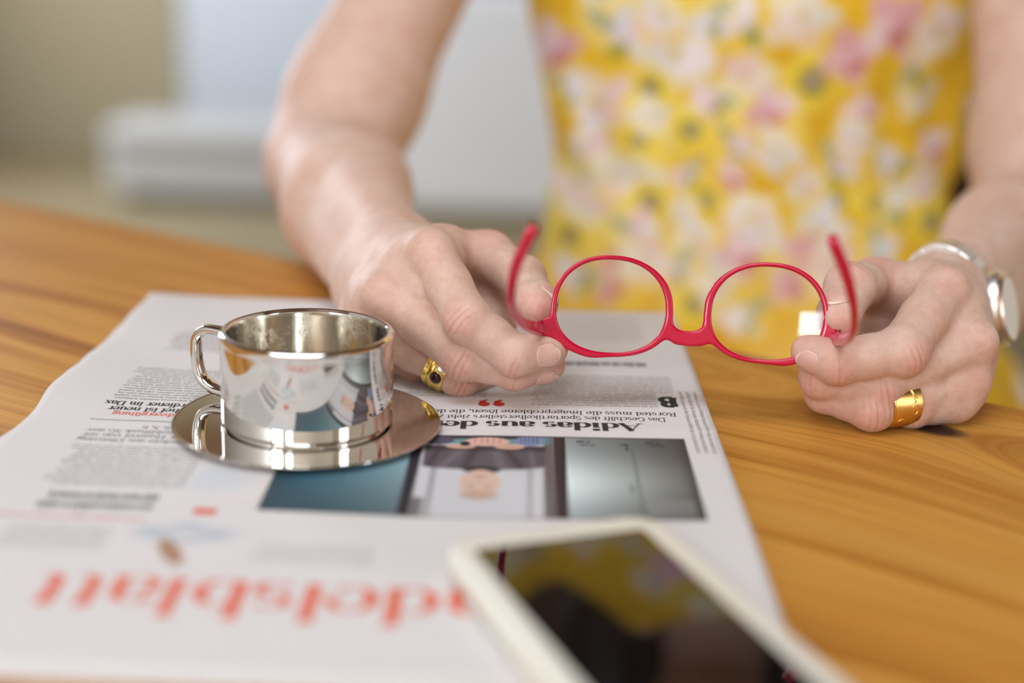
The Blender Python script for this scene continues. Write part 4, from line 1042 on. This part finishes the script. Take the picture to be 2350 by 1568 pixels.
# printed pattern, in front-view coordinates u (across), v (height), metres on the cloth
def dress_print(V):
    u = V[:, 0]+0.15*np.where(V[:, 1] > TC[1], 1, 0); v = V[:, 2]-0.75*np.clip(1.02-V[:, 1], 0, 1)*(V[:, 2] < -.05)+0.7*np.clip(V[:, 1]-1.01, 0, .12)*(V[:, 2] > .18)
    C = np.tile(np.array([236, 188, 34.])/255, (len(V), 1))
    def lay(k, col): C[:] = C*(1-k[:, None])+np.array(col)/255.*k[:, None]
    r = np.random.default_rng(11)
    # big soft patches of lighter and deeper yellow
    for _ in range(95):
        cu, cv, s = r.uniform(-.15, .55), r.uniform(-.75, .48), r.uniform(.018, .04)
        lay(0.75*sm(1.6-np.hypot(u-cu, (v-cv)*r.uniform(.7, 1.4))/s), [(250, 216, 84), (224, 168, 8), (246, 226, 120)][r.integers(3)])
    def petal(cu, cv, au, av, ang, col, k=0.95):
        ca, sa = math.cos(ang), math.sin(ang); x, y = u-cu, v-cv
        lay(k*sm((1.25-np.hypot((ca*x+sa*y)/au, (-sa*x+ca*y)/av))/.4), col)
    whites = [(246, 236, 240), (244, 226, 232), (236, 232, 238), (248, 240, 226), (238, 206, 212), (226, 224, 232)]
    fl_ = list(FLOWERS)
    for _ in range(210):
        fl_.append((r.uniform(-.15, .56), r.uniform(-.78, .50), r.uniform(.011, .024), r.integers(4)))
    for n_, (cu, cv, s, kind) in enumerate(fl_):
        if n_ >= len(FLOWERS) and any(math.hypot(cu-a[0], cv-a[1]) < a[2]*1.3+s for a in FLOWERS): continue
        rr = np.random.default_rng(100+n_); a0 = rr.uniform(0, 6)
        petal(cu+rr.uniform(-.3, .3)*s, cv+rr.uniform(-.3, .3)*s, s*rr.uniform(1.1, 1.6), s*rr.uniform(.8, 1.3), a0, [(250, 226, 120), (246, 232, 170), (244, 208, 60)][rr.integers(3)], .6)
        if kind == 0:      # white blossom of five petals
            for k in range(5): petal(cu+s*rr.uniform(.35, .8)*math.cos(a0+k*1.257), cv+s*rr.uniform(.35, .8)*math.sin(a0+k*1.257), s*rr.uniform(.5, .85), s*rr.uniform(.35, .55), a0+k*1.257, whites[rr.integers(6)], rr.uniform(.65, .95))
            petal(cu, cv, s*.24, s*.24, 0, (206, 176, 60), .6)
        elif kind == 1:    # yellow flower with a grey green eye
            for k in range(6): petal(cu+s*.7*math.cos(a0+k*1.047), cv+s*.7*math.sin(a0+k*1.047), s*.55, s*.40, a0+k*1.047, (248, 220, 70))
            petal(cu, cv, s*.62, s*.62, 0, (168, 150, 24)); petal(cu, cv, s*.34, s*.36, 0, (176, 160, 156))
        elif kind == 2:    # pink bloom
            for k in range(4): petal(cu+s*.5*math.cos(a0+k*1.57), cv+s*.5*math.sin(a0+k*1.57), s*.6, s*.45, a0+k*1.57, [(236, 190, 198), (226, 172, 180), (242, 214, 220)][rr.integers(3)])
            petal(cu+s*.3, cv-s*.4, s*.4, s*.2, .5, (206, 120, 110))
        else:              # white petals with grey leaves
            for k in range(3): petal(cu+s*.6*math.cos(a0+k*.8), cv+s*.6*math.sin(a0+k*.8), s*.75, s*.34, a0+k*.8, whites[rr.integers(6)])
            petal(cu-s*.6*math.cos(a0), cv-s*.6*math.sin(a0), s*.6, s*.25, a0, (176, 182, 152)); petal(cu+s*.2, cv-s*.7, s*.4, s*.22, a0+1, (150, 150, 40))
    return C
# flowers read off the bodice: px, py, radius px, kind
FL_PX = [(1265, 105, 62, 2), (1400, 60, 60, 3), (1530, 105, 70, 0), (1680, 30, 50, 3), (1790, 20, 60, 0), (1680, 155, 50, 0), (1480, 185, 40, 1), (1825, 165, 55, 1), (1900, 110, 60, 2), (1370, 230, 60, 0), (2070, 200, 46, 0), (2060, 130, 50, 3),
         (1990, 40, 70, 2), (1740, 230, 52, 2), (1570, 280, 40, 1), (1460, 310, 36, 1), (1760, 330, 46, 0), (1660, 310, 40, 3), (1480, 255, 36, 0), (1410, 400, 56, 0), (1500, 410, 34, 0), (1570, 370, 40, 3), (1660, 395, 40, 2), (1490, 455, 40, 1), (1610, 445, 36, 1), (1890, 360, 50, 3), (1940, 235, 40, 2),
         (1830, 410, 34, 0), (1900, 450, 40, 1), (2000, 460, 34, 1), (2040, 350, 46, 3), (2130, 330, 44, 2), (2060, 470, 46, 3), (1710, 480, 50, 0), (1450, 530, 50, 3), (1320, 430, 46, 3), (1590, 540, 46, 0), (1870, 520, 56, 0), (1690, 570, 56, 2), (1820, 570, 50, 2), (1550, 600, 46, 3), (1400, 640, 56, 2), (1590, 690, 40, 1), (1800, 640, 46, 2), (2000, 560, 50, 3), (2150, 520, 46, 1), (1310, 560, 40, 1), (1500, 20, 50, 0), (1600, 20, 44, 3), (2100, 60, 50, 0),
         (1340, 480, 44, 0), (1330, 640, 46, 3), (1480, 600, 50, 0), (1640, 640, 48, 0), (1700, 700, 52, 3), (1740, 520, 40, 0), (1900, 600, 52, 0), (1350, 330, 40, 0), (1300, 200, 40, 3), (1930, 300, 40, 0), (2120, 420, 40, 0), (1620, 200, 44, 3), (1560, 470, 34, 0)]
FLOWERS = []
for px, py, r_, kd in FL_PX:
    q = at(px, py, 1.075); FLOWERS.append((q[0], q[2], r_*1.075/F_PX, kd))
C = dress_print(V); c4 = np.ones((len(V), 4), np.float32); c4[:, :3] = np.where(C <= .04045, C/12.92, ((C+.055)/1.055)**2.4)
a = dress.data.color_attributes.new('print', 'FLOAT_COLOR', 'POINT'); a.data.foreach_set('color', c4.ravel())
# hair
HX = axis((HD[0]-.20, HD[0]+.20, .005)); HY = axis((HD[1]-.12, HD[1]+.17, .005)); HZ = axis((HD[2]-.26, HD[2]+.15, .005))
gx, gy, gz = HX[:, None, None]-HD[0], HY[None, :, None]-HD[1], HZ[None, None, :]-HD[2]
Dh = (np.sqrt((gx/.088)**2+((gy-.012)/.102)**2+((gz-.012)/.118)**2)-1)*.088
lock = cap_d(gx, gy, gz, np.array([-.078, .02, .02]), np.array([-.090, .02, -.13]), .036, .030)
lock = np.minimum(lock, cap_d(gx, gy, gz, np.array([.078, .02, .02]), np.array([.090, .02, -.13]), .036, .030))
lock = smin(lock, cap_d(gx, gy, gz, np.array([0, .07, .0]), np.array([0, .075, -.17]), .07, .055), .05)
Dh = smin(Dh, lock, .03)
face = (np.sqrt((gx/.062)**2+((gy+.11)/.10)**2+((gz+.045)/.115)**2)-1)*.062
Dh = np.maximum(Dh, -face)+.002*np.sin(gx*260+gz*12)*np.ones_like(gy)
V, Q = surface_nets(np.ascontiguousarray(Dh, np.float32), HX, HY, HZ)
quads_mesh('hair', V-pl, Q, M_HAIR, person)

# chair under the person
chair = empty('dining_chair', (0.19, 1.14, FZ), 'dark wooden chair the person in the yellow dress sits on', 'chair', (0, 0, math.atan2(fc[1], fc[0])+PI/2))
box('seat', (-.21, -.22, .40), (.21, .22, .435), M_DARKWOOD, chair, .008)
for sx in (-.185, .185):
    box('leg', (sx-.018, -.20, 0), (sx+.018, -.164, .40), M_DARKWOOD, chair, .004)
    box('leg', (sx-.018, .185, 0), (sx+.018, .221, .86), M_DARKWOOD, chair, .004)
for z in (.60, .70, .80): box('slat', (-.17, .192, z), (.17, .212, z+.05), M_DARKWOOD, chair, .004)

# ------------------------------------------------------------------ jewellery
def ring_mesh(c, axd, prof, n=72, ell=(1, 1), ref=None):
    """prof: list of (axial, radius)"""
    axd = norm(axd); e1 = norm(np.cross(axd, [0.1, 0.2, 1] if ref is None else ref)); e2 = np.cross(axd, e1)
    V, Fc = [], []; m_ = len(prof)
    for k in range(n):
        t = 2*PI*k/n
        for s, r in prof: V.append(c+axd*s+e1*math.cos(t)*r*ell[0]+e2*math.sin(t)*r*ell[1])
    for k in range(n):
        k2 = (k+1) % n
        for i in range(m_): i2 = (i+1) % m_; Fc.append((k*m_+i, k*m_+i2, k2*m_+i2, k2*m_+i))
    return np.array(V), Fc, e1, e2
def band_profile(r, w, th, dome=0.0003, groove=None):
    P = [(-w/2, r), (w/2, r)]
    top = []
    for s in np.linspace(w/2, -w/2, 25):
        h = th+dome*(1-(2*s/w)**2)
        if groove is not None: h = groove(s, th)
        top.append((s, r+h))
    return P+top
# ring with two stones on the ring finger of the hand beside the cup
a_, b_ = R_['ring'][0][0], R_['ring'][1][0]
ax = norm(b_-a_); cen = at(1014, 848, .6255); cen = a_+ax*np.dot(cen-a_, ax)
def gr(s, th):   # narrow back band, groove, broad front band
    x = s*1000
    if x < -2.6: return th+0.0004-0.0003*abs(x+3.3)
    if x < -1.3: return th-0.0003
    if x < -0.3: return th+0.0007-0.0004*abs(x+0.8)
    return th+0.0003
rad = .0089
v, f, e1, e2 = ring_mesh(cen, ax, band_profile(rad, .0098, .0011, groove=gr))
ringA = empty('gem_ring', cen, 'yellow gold ring with dark red stone and diamond on finger beside the cup', 'ring')
o = auto_smooth(meshobj('band', v, f, M_GOLD, ringA, world=True), 30)
def out_dir(c, axd, px, py, z):
    d = at(px, py, z)-c; d = d-axd*np.dot(d, axd); return norm(d)
def gem(name, c, nrm, axd, r, hgt, material, parent, facets=0):
    lat = np.cross(nrm, axd); Vg, Fg = [], []
    prof_ = [(1.0, -0.3), (1.0, 0.15), (.92, .5), (.72, .8), (.40, .96), (0.02, 1.0)] if not facets else [(1.0, -.3), (1.0, .2), (.62, .8), (.02, .8)]
    n = 32 if not facets else facets
    for rr, h in prof_:
        for k in range(n):
            t = 2*PI*k/n; Vg.append(c+axd*r*rr*math.cos(t)+lat*r*rr*math.sin(t)+nrm*h*hgt)
    for i in range(len(prof_)-1):
        for k in range(n): k2 = (k+1) % n; Fg.append((i*n+k, i*n+k2, (i+1)*n+k2, (i+1)*n+k))
    Fg.append(tuple(range(n-1, -1, -1)))
    o = meshobj(name, Vg, Fg, material, parent, smooth=not facets, world=True)
    bm = bmesh.new(); bm.from_mesh(o.data); bmesh.ops.recalc_face_normals(bm, faces=bm.faces); bm.to_mesh(o.data); bm.free()
    return o
def torus(name, c, nrm, axd, r, rt, material, parent):
    lat = np.cross(nrm, axd); P = np.array([c+axd*r*math.cos(t)+lat*r*math.sin(t) for t in np.linspace(0, 2*PI, 33)[:-1]])
    Vt, Ft = [], []
    for k in range(32):
        rd_ = norm(P[k]-c)
        for q in range(8): t = 2*PI*q/8; Vt.append(P[k]+rd_*rt*math.cos(t)+nrm*rt*math.sin(t))
    for k in range(32):
        for q in range(8): k2, q2 = (k+1) % 32, (q+1) % 8; Ft.append((k*8+q, k*8+q2, k2*8+q2, k2*8+q))
    return meshobj(name, Vt, Ft, material, parent, world=True)
n1 = out_dir(cen, ax, 1008, 880, .612); n2 = out_dir(cen, ax, 1016, 850, .612)
ctr = cen+ax*.0016
tag(gem('red_stone', ctr+n1*(rad+.0013), n1, ax, .0027, .0017, M_RUBY, ringA), 'dark red cabochon')
tag(torus('setting', ctr+n1*(rad+.0014), n1, ax, .0029, .0004, M_GOLD, ringA), 'rim round the red stone')
tag(gem('diamond', ctr+ax*.0006+n2*(rad+.0012), n2, ax, .0019, .0009, M_DIAMOND, ringA, 8), 'small clear diamond')
tag(torus('setting', ctr+ax*.0006+n2*(rad+.0014), n2, ax, .0021, .0003, M_GOLD, ringA), 'rim round the diamond')
# broad engraved ring on the other hand
a_, b_ = L_['ring'][0][0], L_['ring'][1][0]
ax = norm(b_-a_); cen = at(2056, 926, .606); cen = a_+ax*np.dot(cen-a_, ax); ax = norm(ax+CY*0.16)
rad = .0095
v, f, e1, e2 = ring_mesh(cen, ax, band_profile(rad, .0138, .0011, .0002))
ringB = empty('wide_ring', cen, 'broad matte gold ring with engraved scrolls, on the hand resting on wood', 'ring')
auto_smooth(meshobj('band', v, f, M_GOLD_WORN, ringB, world=True), 30)
def on_ring(s, t): # axial mm, angle from the camera side
    d0 = out_dir(cen, ax, 2074, 935, .58); l0 = np.cross(ax, d0)
    return cen+ax*s/1000+(d0*math.cos(t)+l0*math.sin(t))*(rad+.00135)
def scroll(pts, r=.00022):
    P = catmull([on_ring(*p) for p in pts], 6); up = [norm(p-cen-ax*np.dot(p-cen, ax)) for p in P]
    v, f = sweep(P, up, [(r*1.2, r)]*len(P), 8, 2.0); tag(meshobj('engraving', v, f, M_GOLD, ringB, world=True), 'shiny scroll line')
sgn = 1 if (np.cross(ax, out_dir(cen, ax, 2074, 935, .58))@CY) < 0 else -1
for pts in ([(-1.2, -1.0), (-2.2, -.6), (-3.2, -.3), (-4.4, -.15)], [(-.6, -1.0), (-1.8, -.55), (-2.8, -.22), (-3.4, 0.0)], [(-3.4, 0), (-2.3, .08), (-1.9, .28), (-2.6, .46), (-3.8, .5), (-4.6, .36), (-4.5, .16), (-3.8, .10)], [(3.6, .75), (2.2, .70), (.6, .78), (-1.0, .9)], [(3.6, .75), (3.9, .84), (3.0, .92)]):
    scroll([(s, t*sgn) for s, t in pts])
tag(meshobj('edge_rim', *ring_mesh(cen+ax*.0066, ax, [(-.0003, rad+.0005), (.0003, rad+.0005), (.0003, rad+.0013), (-.0003, rad+.0013)])[:2], M_GOLD, ringB, world=True), 'polished rim')
# wristwatch with a link bracelet
d = norm(EL_L-LW); wc = LW+d*.003
watch = empty('wristwatch', wc, 'silver wristwatch with link bracelet on the wrist at the right', 'watch')
acr = norm(L_['index'][0][0]-L_['little'][0][0]); acr = norm(acr-d*np.dot(acr, d)); dor = np.cross(d, acr); dor = dor if dor@_R0 > 0 else -dor; wc = wc-dor*.0005
ea, eb = .0335, .0215
NL = 26
for k in range(NL):
    t = 2*PI*k/NL
    if abs(((t+PI) % (2*PI))-PI) < 0.50: continue         # the case sits here (t = 0: back of the wrist)
    c = wc+dor*eb*math.cos(t)+acr*ea*math.sin(t); nr_ = norm(dor*math.cos(t)/eb+acr*math.sin(t)/ea); tg = norm(np.cross(d, nr_))
    bm = bmesh.new(); add_box(bm, (-.0032, -.0074, -.0016), (.0032, .0074, .0020), .0008, 2)
    M4 = Matrix([[*(float(q[i]) for q in (tg, d, nr_)), float(c[i])] for i in range(3)]+[[0, 0, 0, 1]])
    bm.transform(watch.matrix_world.inverted() @ M4); bmobj('link', bm, M_SILVER, watch)
def disc(name, c, nrm, prof, material):
    e1 = norm(np.cross(nrm, acr)); e2 = np.cross(nrm, e1); Vd, Fd_ = [], []; n = 48
    for r, h in prof:
        for k in range(n): t = 2*PI*k/n; Vd.append(c+nrm*h+e1*r*math.cos(t)+e2*r*math.sin(t))
    for i in range(len(prof)-1):
        for k in range(n): k2 = (k+1) % n; Fd_.append((i*n+k, i*n+k2, (i+1)*n+k2, (i+1)*n+k))
    Fd_.append(tuple(range(n-1, -1, -1))); Fd_.append(tuple((len(prof)-1)*n+k for k in range(n)))
    return auto_smooth(meshobj(name, Vd, Fd_, material, watch, world=True), 40)
cc = wc+dor*(eb-.001)
disc('case', cc, dor, [(.0165, -.001), (.0182, .001), (.0186, .004), (.0178, .0062), (.0162, .0066)], M_SILVER)
tag(disc('bezel', cc, dor, [(.0168, .0062), (.0170, .0078), (.0158, .0088), (.0144, .0082)], M_ROSE), 'rose coloured bezel')
disc('dial', cc, dor, [(.0145, .0060), (.0145, .0083)], M_DIAL)
disc('crown', cc+d*-.0198+dor*.0032, d, [(.0022, -.001), (.0024, .0), (.0022, .0018)], M_SILVER)
